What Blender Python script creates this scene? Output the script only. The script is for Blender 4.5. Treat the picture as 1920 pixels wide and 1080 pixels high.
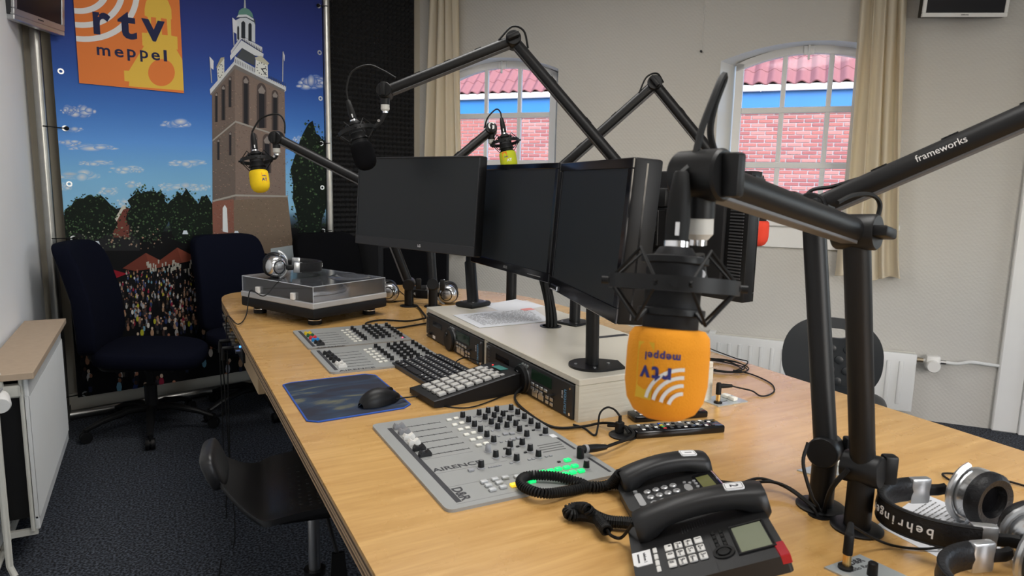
import bpy, bmesh, math, random
from mathutils import Vector as V, Matrix as M
random.seed(11)
for o in list(bpy.data.objects): bpy.data.objects.remove(o)
scn = bpy.context.scene; COL = scn.collection
# ------------------------------------------------------------------ camera
F = 1280.0; PITCH = math.radians(8.65); ROLL = math.radians(1.25); YAW = math.radians(27.7)
CAM = V((0, 0, 1.29))
_f = V((math.sin(YAW)*math.cos(PITCH), math.cos(YAW)*math.cos(PITCH), -math.sin(PITCH)))
_r0 = V((math.cos(YAW), -math.sin(YAW), 0)); _u0 = _r0.cross(_f)
_r = _r0*math.cos(ROLL) + _u0*math.sin(ROLL); _u = -_r0*math.sin(ROLL) + _u0*math.cos(ROLL)
cd = bpy.data.cameras.new('camera'); cam = bpy.data.objects.new('camera', cd); COL.objects.link(cam)
cd.sensor_width = 36; cd.lens = 24; cd.clip_start = .02; cd.clip_end = 200; cd.dof.use_dof = True; cd.dof.focus_distance = 2.0; cd.dof.aperture_fstop = 10
cam.matrix_world = M(((_r.x, _u.x, -_f.x, CAM.x), (_r.y, _u.y, -_f.y, CAM.y), (_r.z, _u.z, -_f.z, CAM.z), (0, 0, 0, 1)))
scn.camera = cam
# ------------------------------------------------------------------ light
vs = scn.view_settings; vs.view_transform = 'Standard'; vs.look = 'None'; vs.exposure = 0.0; vs.gamma = 1.0; vs.use_curve_mapping = False
wd = bpy.data.worlds.new('sky'); scn.world = wd; wd.use_nodes = True
nt = wd.node_tree; bg = nt.nodes['Background']
sk = nt.nodes.new('ShaderNodeTexSky'); sk.sky_type = 'NISHITA'; sk.sun_disc = False; sk.sun_elevation = math.radians(38); sk.sun_rotation = math.radians(200); sk.air_density = 1.0; sk.dust_density = 3.0
nt.links.new(sk.outputs[0], bg.inputs[0]); bg.inputs[1].default_value = 0.85
def area(name, loc, target, sx, sy, power, color=(1, 1, 1)):
    l = bpy.data.lights.new(name, 'AREA'); l.shape = 'RECTANGLE'; l.size = sx; l.size_y = sy; l.energy = power; l.color = color
    o = bpy.data.objects.new(name, l); COL.objects.link(o); o.location = loc
    o.rotation_euler = (V(target)-V(loc)).to_track_quat('-Z', 'Y').to_euler(); return o
# added fill lights standing in for daylight at unseen rear and right-hand windows
area('rear_window_fill', (1.5, -1.78, 1.6), (1.5, 2, 1.5), 1.5, 1.2, 22, (.93, .97, 1))
area('right_window_fill', (4.98, -.62, 1.6), (1.0, 1.2, 1.3), 1.4, 1.2, 16, (.90, .96, 1))
# two unseen ceiling lamps above the desk, added to brighten the room
FILL_LAMPS = [(.95, 2.55), (.85, .55)]
for _c in FILL_LAMPS: area('ceiling_fill_light', (_c[0], _c[1], 2.655), (_c[0], _c[1], 0), 1.15, .55, 25, (1, .98, .95))
# ------------------------------------------------------------------ geometry helpers
def ray(px, py): return _f + _r*((px-960)/F) + _u*((540-py)/F)
def P(px, py, z):                      # pixel -> point on the level z
    d = ray(px, py); return CAM + d*((z-CAM.z)/d.z)
def CP(px, py, dep): return CAM + ray(px, py)*dep
def PL(px, py, p0, n):                 # pixel -> point on a plane
    d = ray(px, py); return CAM + d*((V(p0)-CAM).dot(n)/d.dot(n))
def rz(a): return M.Rotation(math.radians(a), 4, 'Z')
def rx(a): return M.Rotation(math.radians(a), 4, 'X')
def ry(a): return M.Rotation(math.radians(a), 4, 'Y')
def T(*a): return M.Translation(V(a))
def frame(o, x, y):                    # matrix with local x, y axes given
    x = V(x).normalized(); y = V(y); y = (y-x*y.dot(x)).normalized(); z = x.cross(y); o = V(o)
    return M(((x.x, y.x, z.x, o.x), (x.y, y.y, z.y, o.y), (x.z, y.z, z.z, o.z), (0, 0, 0, 1)))
def aim(p0, p1):                       # matrix at p0 with local z towards p1
    z = (V(p1)-V(p0)).normalized(); a = V((0, 0, 1)) if abs(z.z) < .95 else V((1, 0, 0)); x = a.cross(z).normalized(); y = z.cross(x); o = V(p0)
    return M(((x.x, y.x, z.x, o.x), (x.y, y.y, z.y, o.y), (x.z, y.z, z.z, o.z), (0, 0, 0, 1)))
_rb = {}
def rboxdata(sx, sy, sz, b, seg):
    k = (round(sx, 5), round(sy, 5), round(sz, 5), round(b, 5), seg)
    if k not in _rb:
        bm = bmesh.new(); bmesh.ops.create_cube(bm, size=1)
        for v in bm.verts: v.co = V((v.co.x*sx, v.co.y*sy, v.co.z*sz))
        if b > 0: bmesh.ops.bevel(bm, geom=list(bm.edges), offset=min(b, .49*min(sx, sy, sz)), segments=seg, profile=.5, affect='EDGES')
        bm.verts.index_update(); _rb[k] = ([v.co.copy() for v in bm.verts], [[v.index for v in f.verts] for f in bm.faces]); bm.free()
    return _rb[k]
class MB:
    def __init__(s, m=None): s.v = []; s.f = []; s.m = m; s.c = None
    def add(s, vs, fs, m=None):
        n = len(s.v)
        for v in vs:
            v = V(v)
            if m is not None: v = m @ v
            if s.m is not None: v = s.m @ v
            s.v.append(v)
        s.f += [[i+n for i in f] for f in fs]; return s
    def box(s, c, size, m=None, b=0, seg=1):
        vs, fs = rboxdata(*size, b, seg); mm = T(*c); return s.add(vs, fs, m @ mm if m is not None else mm)
    def bb(s, x0, x1, y0, y1, z0, z1, m=None, b=0, seg=1): return s.box(((x0+x1)/2, (y0+y1)/2, (z0+z1)/2), (abs(x1-x0), abs(y1-y0), abs(z1-z0)), m, b, seg)
    def cyl(s, p0, p1, r0, r1=None, n=16, cap=True):
        r1 = r0 if r1 is None else r1; h = (V(p1)-V(p0)).length
        return s.lathe([(r0, 0), (r1, h)], n, aim(p0, p1), cap)
    def lathe(s, prof, n=20, m=None, cap=True):
        vs = []; fs = []
        for r, z in prof:
            for i in range(n):
                a = 2*math.pi*i/n; vs.append((r*math.cos(a), r*math.sin(a), z))
        for k in range(len(prof)-1):
            for i in range(n):
                j = (i+1) % n; fs.append([k*n+i, k*n+j, (k+1)*n+j, (k+1)*n+i])
        if cap:
            if prof[0][0] > 1e-5: fs.append(list(range(n))[::-1])
            if prof[-1][0] > 1e-5: fs.append([(len(prof)-1)*n+i for i in range(n)])
        return s.add(vs, fs, m)
    def tube(s, pts, r, n=8, closed=False, cap=True, sq=1.0):
        pts = [V(p) for p in pts]; L = len(pts); vs = []; fs = []; up = None
        for k, p in enumerate(pts):
            a = pts[(k-1) % L] if (closed or k > 0) else p; b = pts[(k+1) % L] if (closed or k < L-1) else p
            t = (b-a); t = t.normalized() if t.length > 1e-9 else V((0, 0, 1))
            if up is None:
                up = V((0, 0, 1)) if abs(t.z) < .9 else V((1, 0, 0))
            up = (up-t*up.dot(t)); up = up.normalized() if up.length > 1e-6 else t.orthogonal().normalized()
            sd = t.cross(up); rr = r[k] if isinstance(r, (list, tuple)) else r
            for i in range(n):
                an = 2*math.pi*i/n; vs.append(p+up*(rr*sq*math.cos(an))+sd*(rr*math.sin(an)))
        K = L if closed else L-1
        for k in range(K):
            k2 = (k+1) % L
            for i in range(n):
                j = (i+1) % n; fs.append([k*n+i, k2*n+i, k2*n+j, k*n+j])
        if cap and not closed: fs.append(list(range(n))); fs.append([(L-1)*n+i for i in range(n)][::-1])
        return s.add(vs, fs)
    def prism(s, poly, z0, z1, m=None):
        n = len(poly); vs = [(x, y, z0) for x, y in poly]+[(x, y, z1) for x, y in poly]
        fs = [list(range(n))[::-1], [n+i for i in range(n)]]+[[i, (i+1) % n, n+(i+1) % n, n+i] for i in range(n)]
        return s.add(vs, fs, m)
    def grid(s, fn, nu, nv, cu=False):
        vs = [fn(i/nu, j/nv) for j in range(nv+1) for i in range(nu+1)]; w = nu+1
        return s.add(vs, [[j*w+i, j*w+i+1, (j+1)*w+i+1, (j+1)*w+i] for j in range(nv) for i in range(nu)])
    def sphere(s, c, r, n=16, k=8, m=None, sc=(1, 1, 1)):
        pr = [(max(1e-6, math.sin(math.pi*i/k))*r, -math.cos(math.pi*i/k)*r) for i in range(k+1)]
        mm = T(*c) @ M.Diagonal((*sc, 1)); return s.lathe(pr, n, m @ mm if m is not None else mm, False)
    def mesh(s, name, mat=None, ang=35, smooth=True):
        me = bpy.data.meshes.new(name); me.from_pydata([tuple(v) for v in s.v], [], s.f); me.validate()
        if mat: me.materials.append(mat)
        bm = bmesh.new(); bm.from_mesh(me); bmesh.ops.recalc_face_normals(bm, faces=bm.faces); bm.to_mesh(me); bm.free()
        if smooth:
            me.polygons.foreach_set('use_smooth', [True]*len(me.polygons)); me.set_sharp_from_angle(angle=math.radians(ang))
        return me
MW = {}
def rootm(o):
    while o.parent: o = o.parent
    return MW.get(o, M())
def put(name, me, parent=None, label=None, kind=None, mat4=None):
    o = bpy.data.objects.new(name, me); COL.objects.link(o)
    if parent: o.parent = parent
    if mat4 is not None: o.matrix_local = mat4
    if label: o['label'] = label
    if kind: o['kind'] = kind
    return o
def part(name, mb, mat, parent, label=None, world=False, kind=None, ang=35, smooth=True):
    if world:
        iv = rootm(parent).inverted(); mb.v = [iv @ v for v in mb.v]
    return put(name, mb.mesh(name, mat, ang, smooth), parent, label, kind)
def thing(name, label, cat, mat4=None, group=None):
    o = bpy.data.objects.new(name, None); COL.objects.link(o); o.empty_display_size = .05
    m = mat4 if mat4 is not None else M(); o.matrix_local = m; MW[o] = m.copy()
    o['label'] = label; o['category'] = cat
    if group: o['group'] = group
    return o
def one(name, mb, mat, label, cat, group=None, loc=None, ang=35):
    if loc is not None: mb.v = [v-V(loc) for v in mb.v]
    o = put(name, mb.mesh(name, mat, ang)); o['label'] = label; o['category'] = cat
    if loc is not None: o.location = loc; MW[o] = T(*loc)
    if group: o['group'] = group
    return o
def struct(name, mb, mat, ang=35, parent=None):
    o = put(name, mb.mesh(name, mat, ang), parent); 
    if not parent: o['kind'] = 'structure'
    return o
def bez(pts, n=8):                     # smooth curve through points (Catmull-Rom)
    pts = [V(p) for p in pts]; out = []
    q = [pts[0]*2-pts[1]]+pts+[pts[-1]*2-pts[-2]]
    for i in range(1, len(q)-2):
        a, b, c, d = q[i-1:i+3]
        for k in range(n):
            t = k/n; out.append(.5*((2*b)+(c-a)*t+(2*a-5*b+4*c-d)*t*t+(3*b-a-3*c+d)*t**3))
    return out+[pts[-1]]
def text(body, size, mat, parent, m4, name='lettering', align='CENTER', ext=.0002, bold=0.0, sx=1.0, world=True, spacing=1.0):
    cu = bpy.data.curves.new(name, 'FONT'); cu.body = body; cu.size = size; cu.align_x = align; cu.align_y = 'CENTER'; cu.extrude = ext; cu.offset = bold; cu.resolution_u = 3; cu.space_character = spacing
    ob = bpy.data.objects.new(name, cu); me = bpy.data.meshes.new_from_object(ob); bpy.data.objects.remove(ob); bpy.data.curves.remove(cu)
    me.name = name; mm = (rootm(parent).inverted() @ m4 if world else m4) @ M.Diagonal((sx, 1, 1, 1))
    me.transform(mm); me.materials.clear(); me.materials.append(mat)
    return put(name, me, parent)
# ------------------------------------------------------------------ materials
def mat(name, col, rough=.5, metal=0., var=0., vs=8., bump=0., bs=60., spec=.5, emit=None, trans=0., ior=1.45, alpha=1., coat=0., sheen=0.):
    m = bpy.data.materials.new(name); m.use_nodes = True; t = m.node_tree; p = t.nodes['Principled BSDF']; L = t.links.new
    p.inputs['Base Color'].default_value = (*col, 1); p.inputs['Roughness'].default_value = rough; p.inputs['Metallic'].default_value = metal
    p.inputs['Specular IOR Level'].default_value = spec; p.inputs['IOR'].default_value = ior; p.inputs['Transmission Weight'].default_value = trans; p.inputs['Alpha'].default_value = alpha
    p.inputs['Coat Weight'].default_value = coat; p.inputs['Sheen Weight'].default_value = sheen
    if emit: p.inputs['Emission Color'].default_value = (*emit[0], 1); p.inputs['Emission Strength'].default_value = emit[1]
    tc = t.nodes.new('ShaderNodeTexCoord')
    if var or True:
        nz = t.nodes.new('ShaderNodeTexNoise'); nz.inputs['Scale'].default_value = vs; nz.inputs['Detail'].default_value = 3; L(tc.outputs['Object'], nz.inputs['Vector'])
        mx = t.nodes.new('ShaderNodeMix'); mx.data_type = 'RGBA'; v = max(var, .02)
        mx.inputs['A'].default_value = (*[c*(1-v) for c in col], 1); mx.inputs['B'].default_value = (*[min(1, c*(1+v)) for c in col], 1)
        L(nz.outputs['Fac'], mx.inputs['Factor']); L(mx.outputs['Result'], p.inputs['Base Color'])
    if bump:
        n2 = t.nodes.new('ShaderNodeTexNoise'); n2.inputs['Scale'].default_value = bs; n2.inputs['Detail'].default_value = 4; L(tc.outputs['Object'], n2.inputs['Vector'])
        b = t.nodes.new('ShaderNodeBump'); b.inputs['Strength'].default_value = bump; b.inputs['Distance'].default_value = .002; L(n2.outputs['Fac'], b.inputs['Height']); L(b.outputs['Normal'], p.inputs['Normal'])
    return m
def nodes(m): return m.node_tree, m.node_tree.nodes['Principled BSDF'], m.node_tree.links.new
def srgb(r, g, b): return tuple(((c/255)/12.92 if c/255 <= .04045 else ((c/255+.055)/1.055)**2.4) for c in (r, g, b))
BLK = mat('black_plastic', (.006, .006, .0065), .45, spec=.35); BLKM = mat('black_matte', (.007, .007, .008), .6, spec=.3, bump=.15, bs=400); GLOSS = mat('black_gloss', (.006, .006, .007), .12)
RUB = mat('black_rubber', (.006, .006, .006), .6, spec=.3); DKG = mat('dark_grey_plastic', (.045, .046, .05), .5); ARM = mat('arm_black_metal', (.007, .007, .0075), .42, spec=.35, bump=.05, bs=900)
ALU = mat('aluminium', (.62, .63, .64), .32, 1.); CHR = mat('chrome', (.8, .8, .82), .1, 1.); STEEL = mat('brushed_steel', (.5, .5, .5), .3, 1., var=.1, vs=30)
SILV = mat('silver_plastic', (.55, .56, .57), .28, .85); WHT = mat('white_paint', (.78, .78, .75), .45, var=.03); WPL = mat('white_plastic', (.8, .79, .76), .4)
GRY = mat('grey_plastic', (.3, .3, .31), .5); PRINTD = mat('dark_print', (.03, .03, .035), .6); PRINTW = mat('white_print', (.75, .75, .75), .6); PRINTG = mat('grey_print', (.2, .2, .2), .6)
PLATE = mat('mixer_plate', (.31, .315, .305), .45, .1, var=.04, vs=20); NAVYFAB = mat('navy_fabric', (.0045, .0055, .013), .95, spec=.1, bump=.5, bs=900)
BLKFAB = mat('black_fabric', (.004, .004, .005), .95, spec=.1, bump=.5, bs=900); FOAMB = mat('black_foam', (.005, .005, .006), .98, spec=.1, bump=.6, bs=700)
SKIN = mat('cream_paint', (.62, .58, .49), .35, var=.04, vs=5); PAPER = mat('paper', (.72, .73, .76), .8); CREAMW = mat('beige_wall', (.46, .42, .34), .8, var=.06, vs=3)
GOLD = mat('gold_metal', (.75, .5, .2), .3, 1.); LEATH = mat('black_leatherette', (.007, .007, .008), .42, spec=.35, bump=.5, bs=250)
# ------------------------------------------------------------------ room shell
W0 = V((3.449, 2.728, 0)); A40 = math.radians(40); DV = V((math.sin(A40), -math.cos(A40), 0)); NV = V((math.cos(A40), math.sin(A40), 0)); Z = V((0, 0, 1))
def WP(s, off, z): return W0+DV*s+NV*off+Z*z
def WX(px, py, off=0):                 # pixel -> (s, z) on the window wall
    q = PL(px, py, W0+NV*off, NV); return ((q-W0).dot(DV), q.z)
BA = math.radians(76.5); BD = V((math.sin(BA), math.cos(BA), 0)); BN = V((-BD.y, BD.x, 0)); B0 = V((-.452, 4.152, 0))
def BP(a, off, z): return B0+BD*a+BN*off+Z*z
def BX(px, py, off=0): q = PL(px, py, B0+BN*off, BN); return ((q-B0).dot(BD), q.z)
LX = -.53; CEIL = 2.75
# materials of the shell
CARPET = mat('carpet', (.03, .034, .045), .95); t, p, L = nodes(CARPET)
tc = t.nodes['Texture Coordinate']
n1 = t.nodes.new('ShaderNodeTexNoise'); n1.inputs['Scale'].default_value = 120; n1.inputs['Detail'].default_value = 4; L(tc.outputs['Object'], n1.inputs['Vector'])
cr = t.nodes.new('ShaderNodeValToRGB'); cr.color_ramp.elements[0].position = .42; cr.color_ramp.elements[0].color = (.005, .006, .009, 1); cr.color_ramp.elements[1].position = .70; cr.color_ramp.elements[1].color = (.10, .115, .145, 1)
L(n1.outputs['Fac'], cr.inputs['Fac']); L(cr.outputs['Color'], p.inputs['Base Color'])
bu = t.nodes.new('ShaderNodeBump'); bu.inputs['Strength'].default_value = .8; bu.inputs['Distance'].default_value = .004; L(n1.outputs['Fac'], bu.inputs['Height']); L(bu.outputs['Normal'], p.inputs['Normal'])
WALLP = mat('embossed_wallpaper', (.60, .585, .545), .75, var=.03, vs=2); t, p, L = nodes(WALLP); tc = t.nodes['Texture Coordinate']
mp = t.nodes.new('ShaderNodeMapping'); mp.inputs['Rotation'].default_value = (0, 0, math.radians(50)); L(tc.outputs['Object'], mp.inputs['Vector'])
w1 = t.nodes.new('ShaderNodeTexWave'); w1.inputs['Scale'].default_value = 26; w1.bands_direction = 'DIAGONAL'; w1.inputs['Distortion'].default_value = 1.2; w1.inputs['Detail Scale'].default_value = 3; L(mp.outputs[0], w1.inputs['Vector'])
w2 = t.nodes.new('ShaderNodeTexWave'); w2.inputs['Scale'].default_value = 40; w2.bands_direction = 'Z'; w2.inputs['Distortion'].default_value = 1; L(mp.outputs[0], w2.inputs['Vector'])
ma = t.nodes.new('ShaderNodeMath'); ma.operation = 'MULTIPLY'; L(w1.outputs['Fac'], ma.inputs[0]); L(w2.outputs['Fac'], ma.inputs[1])
bu = t.nodes.new('ShaderNodeBump'); bu.inputs['Strength'].default_value = .35; bu.inputs['Distance'].default_value = .003; L(ma.outputs[0], bu.inputs['Height']); L(bu.outputs['Normal'], p.inputs['Normal'])
WALLW = mat('white_wall', (.88, .89, .90), .8, var=.03, vs=2, bump=.1, bs=80); CEILM = mat('ceiling_white', (.72, .72, .7), .9)
REV = mat('window_white', (.84, .84, .82), .4, var=.03)
cornerW = V((1.728, 4.778)); cornerL = V((LX, (BP(0, .1, 0)+BD*((LX-BP(0, .1, 0).x)/BD.x)).y)); endW = WP(2.9, 0, 0); rr1 = V((4.4, -1.7))
foot = [(LX, -1.7), tuple(cornerL), tuple(cornerW), (endW.x, endW.y), tuple(rr1)]
struct('floor', MB().prism(foot[::-1], -.06, 0), CARPET)
struct('ceiling', MB().prism(foot[::-1], CEIL, CEIL+.06), CEILM)
struct('wall_left', MB().bb(LX-.12, LX, -1.7, cornerL.y+.1, 0, CEIL), WALLW)
struct('wall_back', MB(frame(BP(0, .1, 0), BD, BN)).bb(-.25, 2.32, 0, .12, 0, CEIL), CREAMW)
WINS = [(-2.09, .455, .40), (-.126, .484, .405)]     # centre, half width in the wall, half width of the frame
ZS, ZA, ZE = 1.11, 2.135, 2.045                      # sill, arch apex, arch ends
def arch(c, h, s): return ZE+(ZA-ZE)*(1-((s-c)/h)**2)
def wallwin():
    mb = MB(); N = 24; T_ = .20
    def quad(s0, s1, zf0, zf1, off=0):   # strip with top/bottom functions
        pass
    xs = [-2.68]; 
    def face(a): mb.add(a, [[0, 1, 2, 3]])
    cuts = [(-2.68, -2.09-.455), (-2.09+.455, -.126-.484), (-.126+.484, 2.9)]
    for a, b in cuts:
        mb.add([WP(a, 0, 0), WP(b, 0, 0), WP(b, 0, CEIL), WP(a, 0, CEIL), WP(a, T_, 0), WP(b, T_, 0), WP(b, T_, CEIL), WP(a, T_, CEIL)], [[0, 1, 2, 3], [7, 6, 5, 4]])
    for c, h, hf in WINS:
        face([WP(c-h, 0, 0), WP(c+h, 0, 0), WP(c+h, 0, ZS), WP(c-h, 0, ZS)])
        face([WP(c-h, T_, 0), WP(c+h, T_, 0), WP(c+h, T_, ZS), WP(c-h, T_, ZS)])
        for i in range(N):
            a = c-h+2*h*i/N; b = c-h+2*h*(i+1)/N
            face([WP(a, 0, arch(c, h, a)), WP(b, 0, arch(c, h, b)), WP(b, 0, CEIL), WP(a, 0, CEIL)])
            face([WP(a, T_, arch(c, h, a)), WP(b, T_, arch(c, h, b)), WP(b, T_, CEIL), WP(a, T_, CEIL)])
    return mb
struct('wall_window', wallwin(), WALLP)
# right and rear walls with unseen windows added for the fill lights
def wallhole(p0, p1, a, b, z0, z1, th):
    d = (V(p1)-V(p0)); Ln = d.length; m = frame((p0[0], p0[1], 0), (d.x, d.y, 0), (0, 0, 1)); mb = MB(m)
    for x0, x1, y0, y1 in ((0, a, 0, CEIL), (b, Ln, 0, CEIL), (a, b, 0, z0), (a, b, z1, CEIL)): mb.bb(x0, x1, y0, y1, 0, th)
    fr = MB(m)
    for x in (a+.03, (a+b)/2, b-.03): fr.bb(x-.03, x+.03, z0, z1, .02, .07)
    for z in (z0+.03, (z0+z1)/2, z1-.03): fr.bb(a, b, z-.03, z+.03, .02, .07)
    return mb, fr
a, b = wallhole((LX, -1.7), (4.4, -1.7), 1.25, 2.85, .95, 2.25, -.0)if 0 else wallhole((4.4, -1.7), (LX, -1.7), 2.05, 3.75, .95, 2.25, .12); struct('wall_rear', a, WALLP); struct('window_3', b, REV)
a, b = wallhole((endW.x, endW.y), (4.4, -1.7), .45, 1.95, .95, 2.25, .12); struct('wall_right', a, WALLP); struct('window_4', b, REV)
GLASS = mat('window_glass', (1, 1, 1), .02, trans=1., ior=1.02, spec=.5)
t, p, L = nodes(GLASS)
tr = t.nodes.new('ShaderNodeBsdfTransparent'); tr.inputs[0].default_value = (.95, .97, 1, 1); gl = t.nodes.new('ShaderNodeBsdfGlossy'); gl.inputs['Roughness'].default_value = .05
ms = t.nodes.new('ShaderNodeMixShader'); ms.inputs[0].default_value = .012; L(tr.outputs[0], ms.inputs[1]); L(gl.outputs[0], ms.inputs[2]); L(ms.outputs[0], t.nodes['Material Output'].inputs[0])
CORE = mat('latch_metal', (.6, .6, .56), .4, .3)
for wi, (c, h, hf) in enumerate(WINS):
    # plaster reveal (splayed), one structure piece per window, carrying frame, muntins, panes
    mb = MB(); N = 24; D_ = .15
    for i in range(N):
        a = -1+2*i/N; b = -1+2*(i+1)/N
        mb.add([WP(c+h*a, 0, arch(0, 1, a)), WP(c+h*b, 0, arch(0, 1, b)), WP(c+hf*b, D_+.05, arch(0, 1, b)-.004), WP(c+hf*a, D_+.05, arch(0, 1, a)-.004)], [[0, 1, 2, 3]])
    for sg in (-1, 1): mb.add([WP(c+sg*h, 0, ZS-.03), WP(c+sg*h, 0, ZE), WP(c+sg*hf, D_+.05, ZE), WP(c+sg*hf, D_+.05, ZS-.03)], [[0, 1, 2, 3]])
    win = struct('window_%d' % (wi+1), mb, REV)
    s = MB(frame(WP(c, 0, 0), DV, NV)); s.bb(-h-.06, h+.06, -.035, D_+.05, ZS-.035, ZS, b=.006); part('window_sill', s, REV, win)
    s = MB(frame(WP(c, 0, 0), DV, NV)); s.bb(-h-.05, h+.05, -.018, .0, .95, ZS-.035, b=.003); part('sill_apron', s, REV, win)
    fm = frame(WP(c, D_, 0), DV, NV); fr = MB(fm); w = .045
    fr.bb(-hf, -hf+w, -.02, .03, ZS, ZE); fr.bb(hf-w, hf, -.02, .03, ZS, ZE); fr.bb(-hf+w, hf-w, -.02, .03, ZS, ZS+.045)
    for i in range(N):
        a = -1+2*i/N; b = -1+2*(i+1)/N; za, zb = arch(0, 1, a), arch(0, 1, b)
        fr.add([(hf*a, -.02, za), (hf*b, -.02, zb), (hf*b, -.02, zb-w), (hf*a, -.02, za-w), (hf*a, .03, za), (hf*b, .03, zb), (hf*b, .03, zb-w), (hf*a, .03, za-w)], [[0, 1, 2, 3], [2, 3, 7, 6], [4, 5, 6, 7], [0, 1, 5, 4]])
    part('window_frame', fr, REV, win)
    xs = [-hf+w, -.127, .127, hf-w]; zs = [ZS+.045, 1.439, 1.766, None]
    for x in (-.127, .127): part('muntin', MB(fm).bb(x-.014, x+.014, -.014, .012, ZS+.04, arch(0, hf, x)-w+.004, b=.004), REV, win)
    for z in (1.439, 1.766): part('transom', MB(fm).bb(-hf+w, hf-w, -.018, .014, z-.018, z+.018, b=.004), REV, win)
    for r in range(3):
        for k in range(3):
            x0, x1 = xs[k], xs[k+1]; z0 = zs[r]; pm = MB(fm)
            if r < 2: pm.bb(x0, x1, .0, .003, z0, zs[r+1])
            else:
                top = [(x0+(x1-x0)*i/6, arch(0, hf, x0+(x1-x0)*i/6)-w+.006) for i in range(7)]
                pm.prism([(x0, z0), (x1, z0)]+top[::-1], -.003, 0, M(((1, 0, 0, 0), (0, 0, -1, 0), (0, 1, 0, 0), (0, 0, 0, 1))))
            part('glass_pane', pm, GLASS, win)
    lt = MB(fm).bb(-.03, .03, -.035, -.018, ZA-.055, ZA-.005, b=.003).bb(-.006, .006, -.045, -.03, ZA-.085, ZA+.025, b=.003); part('window_latch', lt, REV, win)
# door casing and door at the right end of the window wall
dm = frame(WP(0, 0, 0), DV, NV)
d1 = struct('door_1', MB(dm).bb(1.115, 1.95, -.012, 0, .01, 2.08, b=.003), REV)
part('door_casing', MB(dm).bb(.965, 1.085, -.035, 0, 0, 2.2, b=.006), REV, d1); part('door_casing', MB(dm).bb(1.085, 1.115, -.05, 0, 0, 2.16, b=.003), REV, d1); part('door_casing', MB(dm).bb(1.95, 2.07, -.035, 0, 0, 2.2, b=.006), REV, d1)
part('door_casing', MB(dm).bb(1.085, 1.95, -.035, 0, 2.08, 2.2, b=.006), REV, d1)
for z0 in (.2, 1.15): part('door_panel', MB(dm).bb(1.25, 1.8, -.022, -.012, z0, z0+.8, b=.006), REV, d1)
part('door_handle', MB(dm).cyl((1.88, -.012, 1.03), (1.88, -.06, 1.03), .012).cyl((1.88, -.055, 1.03), (1.77, -.055, 1.03), .009), ALU, d1)
struct('baseboard_back', MB(frame(BP(0, .085, 0), BD, BN)).bb(-.07, 2.2, 0, .014, 0, .12, b=.003), SKIN)
struct('baseboard_left', MB().bb(LX, LX+.014, -1.7, 4.2, 0, .08, b=.003), REV)
# ------------------------------------------------------------------ neighbouring building seen through the windows
OFF = 7.3
bld = thing('neighbour_building', 'red brick building with blue fascia and pink tiled roof outside the windows', 'building', frame(WP(0, OFF, 0), DV, Z))
BM_ = frame(WP(0, OFF, 0), DV, Z)      # local: x along wall, y up, z towards the room (DV x Z = -NV)
MORT = mat('mortar', (.30, .275, .30), .9, var=.1, vs=6); BR = [mat('brick_%s' % k, c, .85, var=.12, vs=9) for k, c in (('red', (.26, .095, .09)), ('pink', (.30, .135, .13)), ('dark_red', (.22, .075, .078)))]
BLUE = mat('blue_fascia', (.010, .125, .38), .5, var=.06, vs=3); GUT = mat('white_gutter', (.6, .62, .66), .5); TILE = mat('roof_tile_pink', (.19, .09, .10), .9, var=.2, vs=6, spec=.05)
part('wall', MB().bb(-7.6, 2.2, -.3, 2.55, -.25, -.012), MORT, bld)
part('fascia_board', MB().bb(-7.6, 2.2, 2.505, 2.80, -.02, .05, b=.004), BLUE, bld)
part('gutter', MB().bb(-7.6, 2.2, 2.80, 2.90, -.02, .14, b=.01), GUT, bld); part('gutter_bracket', MB().bb(-.78, -.765, 2.79, 2.905, .13, .146), GRY, bld)
BW, BH, PX, PY = .205, .047, .222, .0605
bmesh_ = [MB().bb(-BW/2, BW/2, -BH/2, BH/2, -.02, .0, b=.003).mesh('brick', m) for m in BR]
spots = []
for j in range(42):
    z = 2.505-PY*(j+.5)
    for i in range(-36, 12):
        x = i*PX+(PX/2 if j % 2 else 0)
        spots.append((x, z))
def seen(x, z):
    d = WP(x, OFF, z)-CAM; px = 960+F*d.dot(_r)/d.dot(_f); py = 540-F*d.dot(_u)/d.dot(_f)
    return (1366 < px < 1600 and py < 400) or (905 < px < 1045 and py < 303)
near = [s for s in spots if seen(*s)]; near.sort(key=lambda s: -s[0]); keep = set(near[:300])
rest = MB()
for s in spots:
    if s in keep: put('brick', random.choice(bmesh_), bld, None, None, T(s[0], s[1], random.uniform(-.002, .002)))
    else: rest.bb(s[0]-BW/2, s[0]+BW/2, s[1]-BH/2, s[1]+BH/2, -.02, 0)
part('brickwork', rest, BR[0], bld, kind='stuff', smooth=False)
# pantile roof: each tile its own piece
def tilemesh():
    mb = MB(); w, l = .205, .36; th = math.radians(42)
    def fn(u, v):
        h = .028*math.sin(2*math.pi*(u-.12)) + .012
        y = v*l*math.cos(th)*1.0; zz = v*l*math.sin(th)
        return (w*(u-.5)*1.06, zz+h*math.cos(th)+.012*(1-v), -y+h*math.sin(th))
    mb.grid(fn, 10, 2); n = len(mb.v); g = list(mb.f)
    mb.v += [V((v.x, v.y-.015, v.z-.01)) for v in mb.v]; mb.f += [[i+n for i in f][::-1] for f in g]
    for i in range(10): mb.f.append([i, i+1, n+i+1, n+i])
    return mb.mesh('roof_tile', TILE)
tm = tilemesh(); th = math.radians(42)
roof = part('roof', MB().add([(-7.6, 2.86, .1), (2.2, 2.86, .1), (2.2, 5.4, -2.75), (-7.6, 5.4, -2.75)], [[0, 1, 2, 3]]), TILE, bld)
for r in range(9):
    for k in range(-36, 11):
        put('roof_tile', tm, bld, None, None, T(k*.205+.04, 2.90+r*.33*math.sin(th), .16-r*.33*math.cos(th)))
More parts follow.
